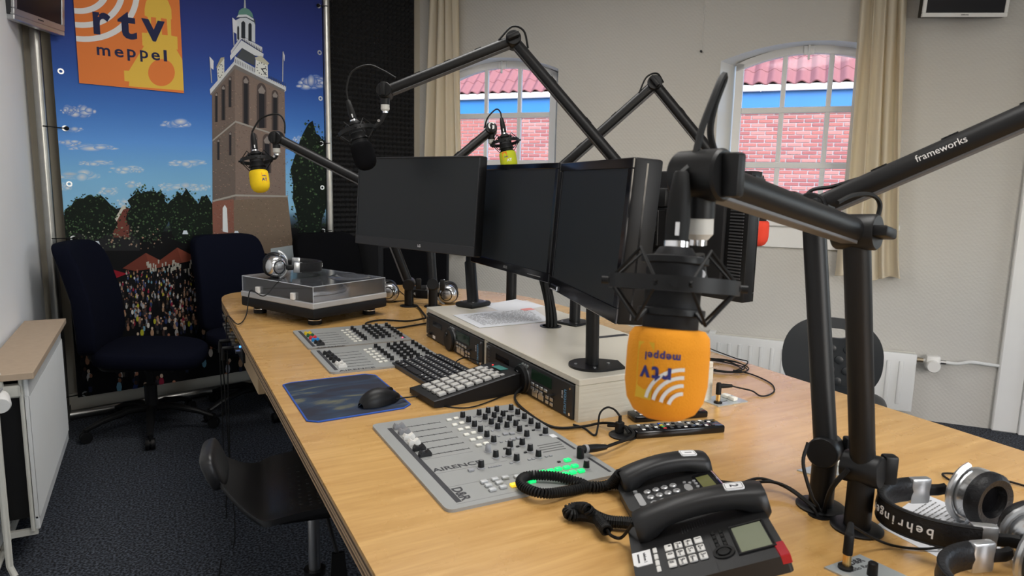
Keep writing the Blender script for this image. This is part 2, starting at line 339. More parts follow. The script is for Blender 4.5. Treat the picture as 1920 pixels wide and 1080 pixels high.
one('yard_ground', MB(frame(WP(0, 0, -.3), DV, NV)).bb(-12, 8, .25, 9, -.1, 0), mat('grey_paving', (.2, .195, .19), .9, var=.2, vs=4), 'grey paved yard between the room and brick building', 'ground')['kind'] = 'structure'
# ------------------------------------------------------------------ desk
TZ = .75
WOOD = mat('birch_veneer', (.5, .3, .14), .32, coat=.45); t, p, L = nodes(WOOD); tc = t.nodes['Texture Coordinate']
mp = t.nodes.new('ShaderNodeMapping'); mp.inputs['Scale'].default_value = (1.3, 14, 14); L(tc.outputs['Object'], mp.inputs['Vector'])
n1 = t.nodes.new('ShaderNodeTexNoise'); n1.inputs['Scale'].default_value = 3.2; n1.inputs['Detail'].default_value = 7; n1.inputs['Roughness'].default_value = .62; n1.inputs['Distortion'].default_value = .6; L(mp.outputs[0], n1.inputs['Vector'])
cr = t.nodes.new('ShaderNodeValToRGB'); e = cr.color_ramp.elements; e[0].position = .25; e[0].color = (.50, .265, .075, 1); e[1].position = .75; e[1].color = (.74, .45, .165, 1); L(n1.outputs['Fac'], cr.inputs['Fac'])
n3 = t.nodes.new('ShaderNodeTexNoise'); n3.inputs['Scale'].default_value = 1.6; L(tc.outputs['Object'], n3.inputs['Vector'])
mx = t.nodes.new('ShaderNodeMix'); mx.data_type = 'RGBA'; mx.blend_type = 'MULTIPLY'; mx.inputs['Factor'].default_value = .15; L(cr.outputs['Color'], mx.inputs['A']); L(n3.outputs['Fac'], mx.inputs['B']); L(mx.outputs['Result'], p.inputs['Base Color'])
n4 = t.nodes.new('ShaderNodeTexNoise'); n4.inputs['Scale'].default_value = 9; n4.inputs['Detail'].default_value = 5; L(tc.outputs['Object'], n4.inputs['Vector'])
mr = t.nodes.new('ShaderNodeMapRange'); mr.inputs['To Min'].default_value = .20; mr.inputs['To Max'].default_value = .36; L(n4.outputs['Fac'], mr.inputs['Value']); L(mr.outputs[0], p.inputs['Roughness']); p.inputs['Coat Roughness'].default_value = .22
PLY = mat('plywood_edge', (.4, .26, .14), .6); t, p, L = nodes(PLY); tc = t.nodes['Texture Coordinate']
mp = t.nodes.new('ShaderNodeMapping'); mp.inputs['Scale'].default_value = (3, 3, 1); L(tc.outputs['Object'], mp.inputs['Vector'])
wv = t.nodes.new('ShaderNodeTexWave'); wv.bands_direction = 'Z'; wv.inputs['Scale'].default_value = 32; wv.inputs['Distortion'].default_value = .5; L(mp.outputs[0], wv.inputs['Vector'])
cr = t.nodes.new('ShaderNodeValToRGB'); e = cr.color_ramp.elements; e[0].position = .3; e[0].color = (.10, .062, .034, 1); e[1].position = .7; e[1].color = (.42, .28, .16, 1); L(wv.outputs['Fac'], cr.inputs['Fac']); L(cr.outputs['Color'], p.inputs['Base Color'])
outl = [(.247, -.62), (1.60, -.62), (1.62, .6), (1.628, 1.2), (1.635, 1.9), (1.63, 2.5)]
outl += [tuple(v.xy) for v in bez([(1.63, 2.5, 0), (1.605, 2.8, 0), (1.525, 3.02, 0), (1.379, 3.22, 0), (1.256, 3.36, 0), (1.10, 3.455, 0), (.9, 3.49, 0), (.6, 3.49, 0), (.42, 3.485, 0), (.32, 3.455, 0), (.268, 3.38, 0), (.249, 3.27, 0), (.247, 3.1, 0)], 4)][1:]
desk = thing('studio_desk', 'long rounded plywood studio desk with pale birch top and striped edges', 'desk', T(.9, 1.4, 0))
dp = MB().prism(outl, TZ-.006, TZ); part('desk_top', dp, WOOD, desk, world=True, smooth=False)
for k in range(4):
    z1 = TZ-.006-k*.0085
    ins = .0 if k % 2 else .0008
    part('ply_layer', MB().prism([(x+(ins if x < 1 else -ins), y) for x, y in outl], z1-.0085, z1), PLY, desk, world=True, smooth=False)
DW = mat('desk_panel_wood', (.52, .38, .23), .6, var=.1, vs=6)
part('support_panel', MB().bb(.30, .325, 2.52, 2.95, .52, .71, b=.002).bb(.325, .50, 2.50, 2.52, .52, .71, b=.002), DW, desk, world=True)
for x, y in ((.55, 3.1), (1.3, 2.9), (.55, .1), (1.3, .1), (.95, 1.6)):
    part('leg', MB().bb(x-.035, x+.035, y-.035, y+.035, 0, .71, b=.004), BLK, desk, world=True)
# patch panel screwed under the desk edge with its plugs
pp = thing('patch_panel', 'small black connector panel with plugs under the desk edge', 'connector panel', T(.275, 2.95, .66))
part('panel', MB().bb(.262, .272, 2.62, 3.30, .615, .712, b=.001), BLK, pp, world=True)
part('mounting_rail', MB().bb(.272, .30, 2.62, 3.30, .70, .712), BLK, pp, world=True)
for k in range(9):
    y = 2.70+k*.065
    part('jack', MB().cyl((.262, y, .685), (.246, y, .685), .010, n=10), STEEL if k % 3 else GOLD, pp, world=True); part('jack', MB().cyl((.262, y, .645), (.246, y, .645), .010, n=10), STEEL, pp, world=True)
part('indicator_light', MB().cyl((.262, 2.66, .67), (.256, 2.66, .67), .004, n=8), mat('blue_led', (.1, .2, .9), .4, emit=((.05, .25, 1), 3)), pp, 'small blue indicator light', world=True)
for k, y in enumerate((2.89, 2.76)): part('plug', MB().cyl((.246, y, .645), (.205, y, .645), .008, n=10).cyl((.208, y, .645), (.205, y, .60), .007, n=10), BLK, pp, world=True)
def cable(name, pts, r, m, parent, n=8, label=None): return part(name, MB().tube(bez(pts, n), r, 6), m, parent, label, world=True)
cable('cable', [(.205, 2.89, .60), (.205, 2.89, .4), (.20, 2.85, .15), (.19, 2.7, .004), (.12, 2.2, .004)], .0022, RUB, pp)
cable('cable', [(.205, 2.76, .60), (.21, 2.75, .35), (.215, 2.76, .1), (.20, 2.5, .004), (.10, 2.0, .004), (.05, 1.9, .004), (.08, 1.82, .004), (.14, 1.9, .004)], .0022, RUB, pp)
# ------------------------------------------------------------------ mixers
MZ = TZ+.006
knobm = MB().lathe([(.0078, 0), (.0078, .0015), (.0062, .002), (.0062, .004)], 14).mesh('knob_skirt', GRY)
def knobmesh(m, h=.0165): return MB().lathe([(.0064, .0035), (.0062, .005), (.0053, h-.001), (.0046, h), (1e-5, h)], 14).mesh('knob', m, 50)
KB, KG = knobmesh(BLK), knobmesh(GRY); capm = MB().lathe([(.0042, .0163), (.0042, .0168), (1e-5, .0168)], 10).mesh('knob_cap', PRINTG)
def knob(th, x, y, me=KB, z=MZ):
    o = put('knob', me, th, None, None, T(x, y, z)); put('knob_skirt', knobm, o); put('knob_cap', capm, o)
def fadermesh(m):
    pr = [(-.0125, 0), (.0125, 0), (.0125, .006), (.0085, .012), (.004, .0095), (0, .0072), (-.004, .0095), (-.0085, .012), (-.0125, .006)]
    return MB().prism(pr, -.0058, .0058, rx(90)).mesh('fader_cap', m, 20)
FC = {k: fadermesh(mat('fader_'+k, c, .4)) for k, c in (('black', (.012, .012, .013)), ('white', (.72, .7, .66)), ('grey', (.25, .25, .26)), ('yellow', (.78, .55, .02)), ('green', (.02, .13, .05)), ('red', (.7, .03, .04)), ('blue', (.02, .25, .6)))}
btnm = {k: MB().bb(-.0058, .0058, -.0045, .0045, 0, .0045, b=.0014, seg=2).mesh('button', m) for k, m in (('white', mat('button_white', (.78, .76, .68), .45)), ('grey', GRY), ('black', BLK), ('green', mat('button_green_lit', (.02, .6, .15), .4, emit=((.0, .8, .17), 1.0))), ('yellow', mat('button_yellow_lit', (.8, .6, .05), .4, emit=((1, .62, .03), .9))), ('clear', mat('button_clear', (.5, .51, .51), .3)))}
SLOT = mat('slot_dark', (.02, .02, .022), .7)
def button(th, x, y, k, z=MZ, s=1.0): put('button', btnm[k], th, None, None, T(x, y, z) @ M.Scale(s, 4))
def rrect(x0, x1, y0, y1, r, n=4):
    out = []
    for cx, cy, a in ((x1-r, y0+r, -90), (x1-r, y1-r, 0), (x0+r, y1-r, 90), (x0+r, y0+r, 180)):
        for i in range(n+1): b = math.radians(a+90*i/n); out.append((cx+r*math.cos(b), cy+r*math.sin(b)))
    return out
def mixer(x0, x1, y0, y1, label, g):
    th = thing('mixing_console', label, 'mixer', T(x0, y0, TZ), g)
    part('face_plate', MB().prism(rrect(0, x1-x0, 0, y1-y0, .014), .0, .006), PLATE, th); return th
def mapper(ox, oy, sc, x0, y0):
    def f(cx, cy, z=MZ): q = P(ox+cx/sc, oy+cy/sc, z); return q.x-x0, q.y-y0
    return f
ZL = MZ-TZ
def track(th, f, a, b, n=7):
    p, q = f(*a), f(*b); y = (p[1]+q[1])/2
    s = MB().bb(p[0], q[0], y-.0012, y+.0012, ZL, ZL+.0003)
    part('fader_slot', s, SLOT, th)
    tk = MB()
    for i in range(n): x = p[0]+(q[0]-p[0])*i/(n-1); tk.bb(x-.0004, x+.0004, y-.0045, y+.0045, ZL, ZL+.0002)
    part('scale_mark', tk, PRINTD, th)
# main console
X0, Y0 = .404, .981
main = mixer(X0, .756, Y0, 1.428, 'large grey mixing console with green lit buttons beside the phones', None)
f = mapper(700, 740, 4, X0, Y0); ZL = .006
for k in [(670, 178), (793, 160), (860, 145), (925, 135), (1033, 122), (714, 212), (838, 192), (905, 180), (972, 168), (1082, 155), (758, 247), (884, 228), (950, 214), (1020, 202), (1132, 188), (803, 285), (932, 264), (1002, 252), (1068, 240), (1182, 225), (851, 323), (1096, 283), (1234, 260), (902, 362), (1150, 320), (1290, 298), (1026, 400), (1116, 382), (1176, 428), (1014, 458), (918, 475), (1074, 502), (1238, 472), (808, 552), (1597, 555)]: knob(main, *f(*k), z=ZL)
knob(main, *f(860, 428), KG, z=ZL)
for i, k in enumerate([(568, 195), (620, 183), (610, 232), (662, 218), (653, 267), (706, 255), (698, 306), (751, 292), (744, 345), (797, 331), (791, 386), (845, 372)]): button(main, *f(*k), 'white', ZL)
for k in [(990, 300), (1040, 296), (1045, 340), (1090, 330), (732, 572)]: button(main, *f(*k), 'grey', ZL)
for k in [(757, 168), (800, 202), (847, 237), (893, 273), (940, 313), (1000, 352), (960, 358), (1035, 516), (978, 468), (1170, 490), (1200, 484), (1298, 467), (1330, 461)]: button(main, *f(*k), 'grey', ZL, .55)
for k in [(1000, 128), (1043, 160), (1090, 196), (1148, 237), (1200, 270), (1255, 306), (1082, 392), (1140, 437), (1392, 508), (985, 408)]: button(main, *f(*k), 'black', ZL, .55)
for k in range(5): button(main, *f(872+k*20, 548-k*4), 'grey', ZL, .45)
for k in [(830, 662), (862, 688), (893, 720), (912, 643), (943, 668), (972, 700), (990, 630), (1080, 622)]: button(main, *f(*k), 'clear', ZL, 1.15)
button(main, *f(1055, 686), 'yellow', ZL, 1.2)
for k in [(1455, 499), (1510, 543), (1450, 555), (1388, 566), (1330, 580), (1268, 590), (1558, 580), (1495, 592), (1435, 604), (1190, 658), (1140, 610), (1375, 612)]: button(main, *f(*k), 'green', ZL, 1.15)
for i, (a, b, c, col) in enumerate([((245, 245), (500, 205), (177, 236), 'grey'), ((283, 285), (543, 240), (213, 272), 'grey'), ((320, 325), (585, 275), (247, 310), 'white'), ((358, 365), (628, 315), (285, 350), 'white'), ((405, 408), (673, 357), (325, 395), 'black'), ((445, 452), (718, 400), (367, 438), 'black')]):
    track(main, f, a, b); x, y = f(*c); y2 = (f(*a)[1]+f(*b)[1])/2; put('fader_cap', FC[col], main, None, None, T(x, y2, ZL))
p0, p1 = f(97, 255), f(600, 815); part('printed_strip', MB().bb(p0[0]+.002, p0[0]+.012, p1[1], p0[1], ZL, ZL+.0002), PRINTD, main)
p0, p1 = f(1385, 322), f(1775, 580); xr = .756-X0-.012; part('printed_strip', MB().bb(xr-.006, xr, p0[1]-.07, p0[1], ZL, ZL+.0002).bb(xr-.006, xr, p1[1], p1[1]+.075, ZL, ZL+.0002), PRINTD, main)
part('paper_strip', MB().bb(xr-.012, xr, p0[1]+.005, p0[1]+.022, ZL, ZL+.0004), PRINTW, main)
mt = MB(); 
for r_ in range(4):
    for k in range(18):
        x, y = f(1235+k*9.5+r_*14, 384+r_*16-k*1.7); mt.bb(x-.0008, x+.0008, y-.0018, y+.0018, ZL, ZL+.0003)
part('level_meter', mt, SLOT, main)
ln = MB()
for a, b in (((345, 495), (745, 425)), ((440, 592), (1010, 500)), ((525, 690), (1300, 560)), ((620, 812), (1080, 735)), ((1400, 520), (1640, 470))):
    (xa, ya), (xb, yb) = f(*a), f(*b); ym = (ya+yb)/2; ln.bb(xa, xb, ym-.0004, ym+.0004, ZL, ZL+.0002)
part('panel_line', ln, PRINTG, main)
def word(th, body, f, a, b, h, m=PRINTD, bold=.0, x0=0, y0=0, z=None):
    (xa, ya), (xb, yb) = f(*a), f(*b); ym = (ya+yb)/2
    o = text(body, h, m, th, T((xa+xb)/2, ym, (ZL if z is None else z)+.0002), world=False, bold=bold, ext=.0001)
    w = max(v.co.x for v in o.data.vertices)-min(v.co.x for v in o.data.vertices); c = (xa+xb)/2
    for v in o.data.vertices: v.co.x = c+(v.co.x-c)*(xb-xa)/w
word(main, 'AIRENCE', f, (438, 565), (822, 510), .022, PRINTD, .0004)
text('D&R', .026, PRINTD, main, T(*f(655, 742), ZL+.0002) @ rz(-90), world=False, bold=.0007, ext=.0001)
# plug pushed into the console
# two fader extensions
def extension(x0, x1, y0, y1, label, kb, ki, bb_, bi, ta, tb, ti, fa, cols, name_a, name_b):
    th = mixer(x0, x1, y0, y1, label, None); f = mapper(540, 590, 6.194, x0, y0)
    for r_ in range(6):
        for c, (kx, ky) in enumerate(kb):
            i = ki if c < 4 else (ki[0]*1.1, ki[1]); knob(th, *f(kx+i[0]*r_, ky+i[1]*r_), z=ZL)
        for bx, by in bb_: button(th, *f(bx+bi[0]*r_, by+bi[1]*r_), 'white', ZL)
        button(th, *f(kb[0][0]+85+ki[0]*r_, kb[0][1]-8+ki[1]*r_), 'clear', ZL, .5); button(th, *f(kb[3][0]+75+ki[0]*r_, kb[3][1]+5+ki[1]*r_), 'black', ZL, .5)
        track(th, f, (ta[0]+ti[0]*r_, ta[1]+ti[1]*r_), (tb[0]+ti[0]*r_, tb[1]+ti[1]*r_), 6)
        a = f(ta[0]+ti[0]*r_, ta[1]+ti[1]*r_); b = f(tb[0]+ti[0]*r_, tb[1]+ti[1]*r_); x, y = f(fa[0]+ti[0]*r_, fa[1]+ti[1]*r_)
        put('fader_cap', FC[cols[r_]], th, None, None, T(x, (a[1]+b[1])/2, ZL))
    h = y1-y0; part('printed_strip', MB().bb(.016, .026, .02, h-.02, ZL, ZL+.0002).bb(x1-x0-.022, x1-x0-.012, .03, .10, ZL, ZL+.0002), PRINTD, th)
    word(th, 'AIRENCE', f, name_a, name_b, .020, PRINTD, .0003); return th
e1 = extension(.417, .766, 2.185, 2.475, 'grey fader extension with coloured fader caps beside the turntable', [(745, 182), (880, 168), (952, 158), (1025, 150), (1143, 142)], (30.5, 24), [(632, 192), (688, 184)], (30, 25), (290, 228), (555, 203), (29, 25), (217, 215), ['yellow', 'green', 'red', 'blue', 'black', 'black'], (330, 390), (665, 358))
e2 = extension(.417, .768, 1.878, 2.168, 'grey fader extension with black and white fader caps beside the mouse pad', [(1018, 393), (1167, 380), (1243, 368), (1320, 358), (1450, 348)], (38, 29), [(895, 415), (955, 405)], (36, 28.5), (520, 455), (815, 425), (35, 30), (437, 440), ['black']*4+['white']*2, (590, 655), (1015, 612))
part('indicator_light', MB().cyl((.325, .035, ZL), (.325, .035, ZL+.002), .0025, n=8), mat('red_led', (.8, .05, .1), .4, emit=((1, .1, .2), 2)), e1, 'small red indicator light')
# ------------------------------------------------------------------ mouse pad and mouse
PADM = mat('mouse_pad_print', (.02, .04, .1), .7); t, p, L = nodes(PADM); tc = t.nodes['Texture Coordinate']
mp = t.nodes.new('ShaderNodeMapping'); mp.inputs['Rotation'].default_value = (0, 0, math.radians(-35)); mp.inputs['Scale'].default_value = (2.4, 7.5, 1); L(tc.outputs['Object'], mp.inputs['Vector'])
nz = t.nodes.new('ShaderNodeTexNoise'); nz.inputs['Scale'].default_value = 1.5; nz.inputs['Detail'].default_value = 6; nz.inputs['Distortion'].default_value = .8; L(mp.outputs[0], nz.inputs['Vector'])
cr = t.nodes.new('ShaderNodeValToRGB'); e = cr.color_ramp.elements; e[0].position = .42; e[0].color = (.006, .008, .022, 1); e[1].position = .68; e[1].color = (.34, .27, .11, 1)
q = e.new(.51); q.color = (.010, .028, .062, 1); q = e.new(.57); q.color = (.10, .10, .065, 1); L(nz.outputs['Fac'], cr.inputs['Fac']); L(cr.outputs['Color'], p.inputs['Base Color'])
pad = thing('mouse_pad', 'dark blue mouse pad with clipped corners and gold cloud print', 'mouse pad', T(.405, 1.68, TZ))
pc = [P(x, y, TZ+.002) for x, y in ((531, 722), (545, 718), (684, 702), (704, 704), (769, 758), (757, 765), (596, 791), (576, 789))]
pc = [(q.x-.405, q.y-1.68) for q in pc][::-1]
part('pad', MB().prism(pc, 0, .003), PADM, pad)
part('stitched_edge', MB().tube([(x, y, .002) for x, y in pc], .0022, 6, closed=True), mat('blue_stitching', (.02, .08, .38), .7), pad)
ms_ = thing('computer_mouse', 'black wired computer mouse on the blue mouse pad', 'mouse', T(.468, 1.575, TZ+.004) @ rz(22))
mb = MB()
def mo(u, v):
    a = math.pi*(u); x = -.058+.116*v; w = .031*(1-abs(v-.45)**2.6*1.7)*(max(0, math.sin(math.pi*min(1, max(0, v*.94+.03))))**.35); h = .037*(math.sin(math.pi*(.06+.88*(v**.8)))**.75)
    return (x, -w*math.cos(a), h*max(0, math.sin(a))**.7)
mb.grid(mo, 16, 18); part('body', mb, GLOSS if 0 else BLK, ms_, ang=60)
part('scroll_wheel', MB().cyl((.03, -.004, .024), (.03, .004, .024), .009, n=14), RUB, ms_)
cable('cable', [P(742, 748, TZ+.015), P(765, 745, TZ+.01), P(790, 744, TZ+.006), P(815, 757, TZ+.003), P(880, 764, TZ+.003), P(955, 738, TZ+.003)], .0018, RUB, ms_)
# ------------------------------------------------------------------ keyboard
kbc = V((.69, 1.772, 0)); kb_ = thing('keyboard', 'compact black keyboard with low keys tucked under the grey keypad', 'keyboard', T(kbc.x, kbc.y, TZ) @ rz(4))
part('case', MB().add([(-.078, -.155, 0), (.078, -.155, 0), (.078, .135, 0), (-.078, .135, 0), (-.078, -.155, .011), (.078, -.155, .020), (.078, .135, .020), (-.078, .135, .011)], [[0, 1, 2, 3], [4, 5, 6, 7], [0, 1, 5, 4], [1, 2, 6, 5], [2, 3, 7, 6], [3, 0, 4, 7]]), mat('keyboard_case', (.02, .021, .026), .4), kb_)
KEYM = mat('key_black', (.012, .012, .014), .42)
km = {w: MB().bb(-.0105, .0105, -w/2, w/2, 0, .005, b=.0015).mesh('key', KEYM) for w in (.0155, .024, .075)}
lg = MB().bb(-.0025, .0025, -.002, .002, .005, .0052).mesh('key_legend', PRINTW)
for r_ in range(6):
    x = -.062+r_*.0235; y = .127; ks = ([.024, .0155, .0155, .075, .0155, .0155, .0155, .024] if r_ == 0 else [.0155]*15 if r_ > 1 else [.024]+[.0155]*12+[.024])
    sp = (.262-sum(ks))/(len(ks)-1) if len(ks) > 1 else 0
    for w in ks:
        o = put('key', km[w], kb_, None, None, T(x, y-w/2, .0118+(x+.078)/.156*.009) @ ry(-3.3) @ M.Diagonal((.95 if r_ < 5 else .6, 1, 1, 1))); y -= w+sp
        if w < .05: put('key_legend', lg, o)
cable('cable', [(.775, 1.80, TZ+.016), P(850, 690, TZ+.02), P(858, 676, TZ+.035), P(878, 671, TZ+.03), (.85, 1.78, TZ+.01)], .002, RUB, kb_)
# ------------------------------------------------------------------ programmable keypad
K0 = P(783, 738, TZ+.012); kp = thing('programmable_keypad', 'black wedge shaped keypad with rows of grey keys', 'keypad', T(.575, 1.485, TZ) @ rz(6.5))
prof = [(0, .004), (.0, .018), (.018, .020), (.235, .052), (.268, .052), (.268, 0), (.02, 0)]
part('case', MB().prism(prof, -.135, 0, rx(90)), BLK, kp, ang=20)
part('front_edge', MB().add([(.0, -.002, .0185), (.02, -.002, .0205), (.235, -.002, .0525), (.235, .004, .0528), (.02, .004, .0208), (0, .004, .0188)], [[0, 1, 4, 5], [1, 2, 3, 4]]), DKG, kp)
kk = MB().bb(-.0105, .0105, -.0085, .0085, 0, .008, b=.002, seg=2).mesh('key', mat('key_grey', (.42, .41, .39), .45)); kl = MB().bb(-.007, .007, -.0052, .0052, .008, .0084, b=.0).mesh('key_window', mat('key_clear_cap', (.55, .54, .5), .2))
sl = math.atan2(.032, .217)
for c in range(7):
    for r_ in range(4):
        x = .034+c*.0262; o = put('key', kk, kp, None, None, T(x, .030+r_*.0265-.004, .0200+(x-.018)*math.tan(sl)) @ ry(-math.degrees(sl))); put('key_window', kl, o)
for r_ in range(4): put('small_key', kk, kp, None, None, T(.034+7*.0262-.006, .030+r_*.0265-.004, .0195+(.205-.018)*math.tan(sl)) @ ry(-math.degrees(sl)) @ M.Scale(.55, 4))
part('display', MB().bb(-.012, .012, -.022, .022, 0, .001, T(.236, .075, .0525)), mat('teal_display', (.06, .22, .2), .3), kp, 'small teal display')
part('indicator_light', MB().cyl((.236, .11, .0515), (.236, .11, .0535), .0025, n=8), mat('red_lamp', (.6, .02, .02), .4, emit=((1, .05, .05), 1.5)), kp, 'tiny red indicator light')
cable('cable', [(.84, 1.52, TZ+.02), P(965, 745, TZ+.01), P(985, 770, TZ+.004), P(1035, 800, TZ+.004), P(1090, 800, TZ+.005), P(1130, 793, TZ+.01), P(1165, 797, TZ+.02), P(1180, 812, TZ+.015)], .0032, RUB, kp)
# ------------------------------------------------------------------ cream box with two CD players
bx = thing('equipment_box', 'cream painted wooden box holding two CD players and the monitor poles', 'box', T(1.1, 1.75, TZ)); BXT = .852
BX0, BX1, BY0, BY1 = .842, 1.25, 1.262, 2.255
GRAIN = mat('cream_painted_wood', (.60, .565, .47), .38); t, p, L = nodes(GRAIN); tc = t.nodes['Texture Coordinate']; mp = t.nodes.new('ShaderNodeMapping'); mp.inputs['Scale'].default_value = (2, 2, 60); L(tc.outputs['Object'], mp.inputs['Vector'])
nz = t.nodes.new('ShaderNodeTexNoise'); nz.inputs['Scale'].default_value = 2.5; nz.inputs['Detail'].default_value = 4; L(mp.outputs[0], nz.inputs['Vector']); bu = t.nodes.new('ShaderNodeBump'); bu.inputs['Strength'].default_value = .35; bu.inputs['Distance'].default_value = .004; L(nz.outputs['Fac'], bu.inputs['Height']); L(bu.outputs['Normal'], p.inputs['Normal'])
part('top_panel', MB().bb(BX0, BX1, BY0, BY1, BXT-.016, BXT, b=.002), SKIN, bx, world=True)
part('end_panel', MB().bb(BX0, BX1, BY0, BY0+.016, TZ, BXT-.016), GRAIN, bx, world=True); part('end_panel', MB().bb(BX0, BX1, BY1-.016, BY1, TZ, BXT-.016), GRAIN, bx, world=True)
part('back_panel', MB().bb(BX1-.016, BX1, BY0+.016, BY1-.016, TZ, BXT-.016), GRAIN, bx, world=True)
part('divider', MB().bb(BX0, BX1-.016, 1.748, 1.770, TZ, BXT-.016), GRAIN, bx, world=True)
part('grommet', MB().lathe([(.034, 0), (.034, .002), (.026, .002), (.026, -.003)], 20, T(1.085, 1.80, BXT)), BLK, bx, world=True)
part('vent_grille', MB().bb(1.12, 1.235, 1.60, 1.62, BXT, BXT+.001), PRINTD, bx, world=True)
def deck(ya, yb, label):               # face looks towards -x; u runs from the far end to the near end
    th = thing('cd_player', label, 'CD player', T(BX0, (ya+yb)/2, TZ)); w = ya-yb; z0, z1 = TZ+.002, BXT-.018; h = z1-z0
    FM = frame((BX0-.006, ya, z0), (0, -1, 0), (0, 0, 1))   # local x along face, y up, z out of the face
    part('chassis', MB().bb(BX0+.004, BX1-.05, yb+.02, ya-.02, TZ+.001, z1-.004), BLKM, th, world=True)
    part('front_panel', MB(FM).bb(0, w, 0, h, -.010, 0, b=.001), mat('deck_face', (.016, .017, .019), .45), th, world=True)
    part('disc_slot', MB(FM).bb(.14*w, .31*w, .58*h, .80*h, -.001, .0012, b=.0008), GLOSS, th, world=True)
    for k in range(3): part('button', MB(FM).cyl((w*(.485+.028*k), .90*h, 0), (w*(.485+.028*k), .90*h, .003), .0042, n=12), SILV, th, world=True)
    jg = part('jog_wheel', MB(FM).lathe([(.0375, 0), (.0375, .008), (.034, .012), (.018, .010), (1e-5, .009)], 28, T(w*.485, .42*h, 0)), BLK, th, world=True)
    part('jog_ring', MB(FM).lathe([(.039, 0), (.039, .003), (.0365, .003)], 28, T(w*.485, .42*h, 0)), ALU, jg, world=True)
    part('finger_dimple', MB(FM).lathe([(.007, .0105), (.006, .013), (.004, .0115), (1e-5, .011)], 12, T(w*.455, .60*h, 0)), GLOSS, jg, world=True)
    part('display', MB(FM).bb(.585*w, .80*w, .56*h, .90*h, 0, .0015, b=.0008), mat('deck_display', (.012, .03, .018), .12), th, world=True)
    for r_ in range(2):
        for k in range(4 if r_ == 0 else 3): part('button', MB(FM).bb(w*(.605+k*.046)-.008, w*(.605+k*.046)+.008, h*(.44-r_*.14)-.004, h*(.44-r_*.14)+.004, 0, .004, b=.003, seg=2), SILV, th, world=True)
    for k in range(2): part('play_button', MB(FM).bb(w*(.60+k*.068), w*(.60+k*.068)+.026, h*.06, h*.06+.015, 0, .003, b=.002), SILV, th, world=True)
    for r_ in range(2):
        for k in range(2): part('button', MB(FM).bb(w*(.745+k*.045), w*(.745+k*.045)+.014, h*(.06+r_*.15), h*(.06+r_*.15)+.009, 0, .003, b=.002), SILV, th, world=True)
    part('pitch_lever', MB(FM).bb(w*.80, w*.83, h*.40, h*.45, 0, .012, b=.002), BLK, th, world=True)
    for k in range(6): part('side_button', MB(FM).bb(.03*w, .06*w, h*(.16+k*.13), h*(.16+k*.13)+.006, 0, .002, b=.001), DKG, th, world=True)
    part('headphone_knob', MB(FM).cyl((.10*w, .22*h, 0), (.10*w, .22*h, .008), .005, n=12), BLK, th, world=True)
    part('label_sticker', MB(FM).bb(.135*w, .185*w, .06*h, .19*h, 0, .0004), PRINTW, th, world=True)
    for x in (.022, .978):
        for y in (.12, .88): part('screw', MB(FM).cyl((x*w, y*h, 0), (x*w, y*h, .0015), .004, n=10), CHR, th, world=True)
    text('stanton', .020, mat('stanton_blue', (.10, .25, .42), .5), th, FM @ T(.93*w, .42*h, .0003) @ rz(90), bold=.0003)
    text('C.402', .008, PRINTW, th, FM @ T(.905*w, .6*h, .0003) @ rz(90))
deck(2.238, 1.772, 'black CD player at the turntable end of cream box'); deck(1.746, 1.280, 'black CD player at the mixing console end of cream box')
# printed sheets lying on the box
def sheet(name, label, quad, z, lines, hl=False, sz=1):
    q = [P(x, y, z) for x, y in quad]; c = sum(q, V())/4
    th = thing(name, label, 'paper', T(c.x, c.y, z)); part('sheet', MB().add([v for v in q]+[v+Z*.0006 for v in q], [[0, 1, 2, 3], [4, 5, 6, 7], [0, 1, 5, 4], [1, 2, 6, 5], [2, 3, 7, 6], [3, 0, 4, 7]]), PAPER, th, world=True, smooth=False)
    tx = MB(); up = Z*.0009
    for i in range(lines):
        v0 = .12+.78*i/lines; a = q[0].lerp(q[3], v0); b = q[1].lerp(q[2], v0); x = .1
        while x < .9:
            w = random.uniform(.02, .07); x2 = min(.92, x+w); dv_ = (q[3]-q[0])*(.28/lines)
            if random.random() < .93: tx.add([a.lerp(b, x)+up, a.lerp(b, x2)+up, a.lerp(b, x2)+dv_+up, a.lerp(b, x)+dv_+up], [[0, 1, 2, 3]])
            x = x2+.012
    part('printed_text', tx, PRINTG, th, world=True, smooth=False)
    if hl: a = q[0].lerp(q[1], .82); b = q[0].lerp(q[1], .97); c_ = (q[3]-q[0])*.12; u2 = Z*.0012; part('pink_mark', MB().add([a+u2+c_*.6, b+u2+c_*.6, b+u2+c_*2, a+u2+c_*2], [[0, 1, 2, 3]]), mat('pink_ink', (.75, .3, .28), .8), th, world=True)
    return th
sheet('paper_sheet', 'blank white sheet at the far end of the cream box', ((905, 572), (968, 561), (1022, 574), (950, 588)), BXT, 0)
sheet('paper_sheet', 'printed sheet with a pink mark on the cream box', ((849, 591), (995, 576), (1035, 602), (899, 615)), BXT+.001, 14, True)
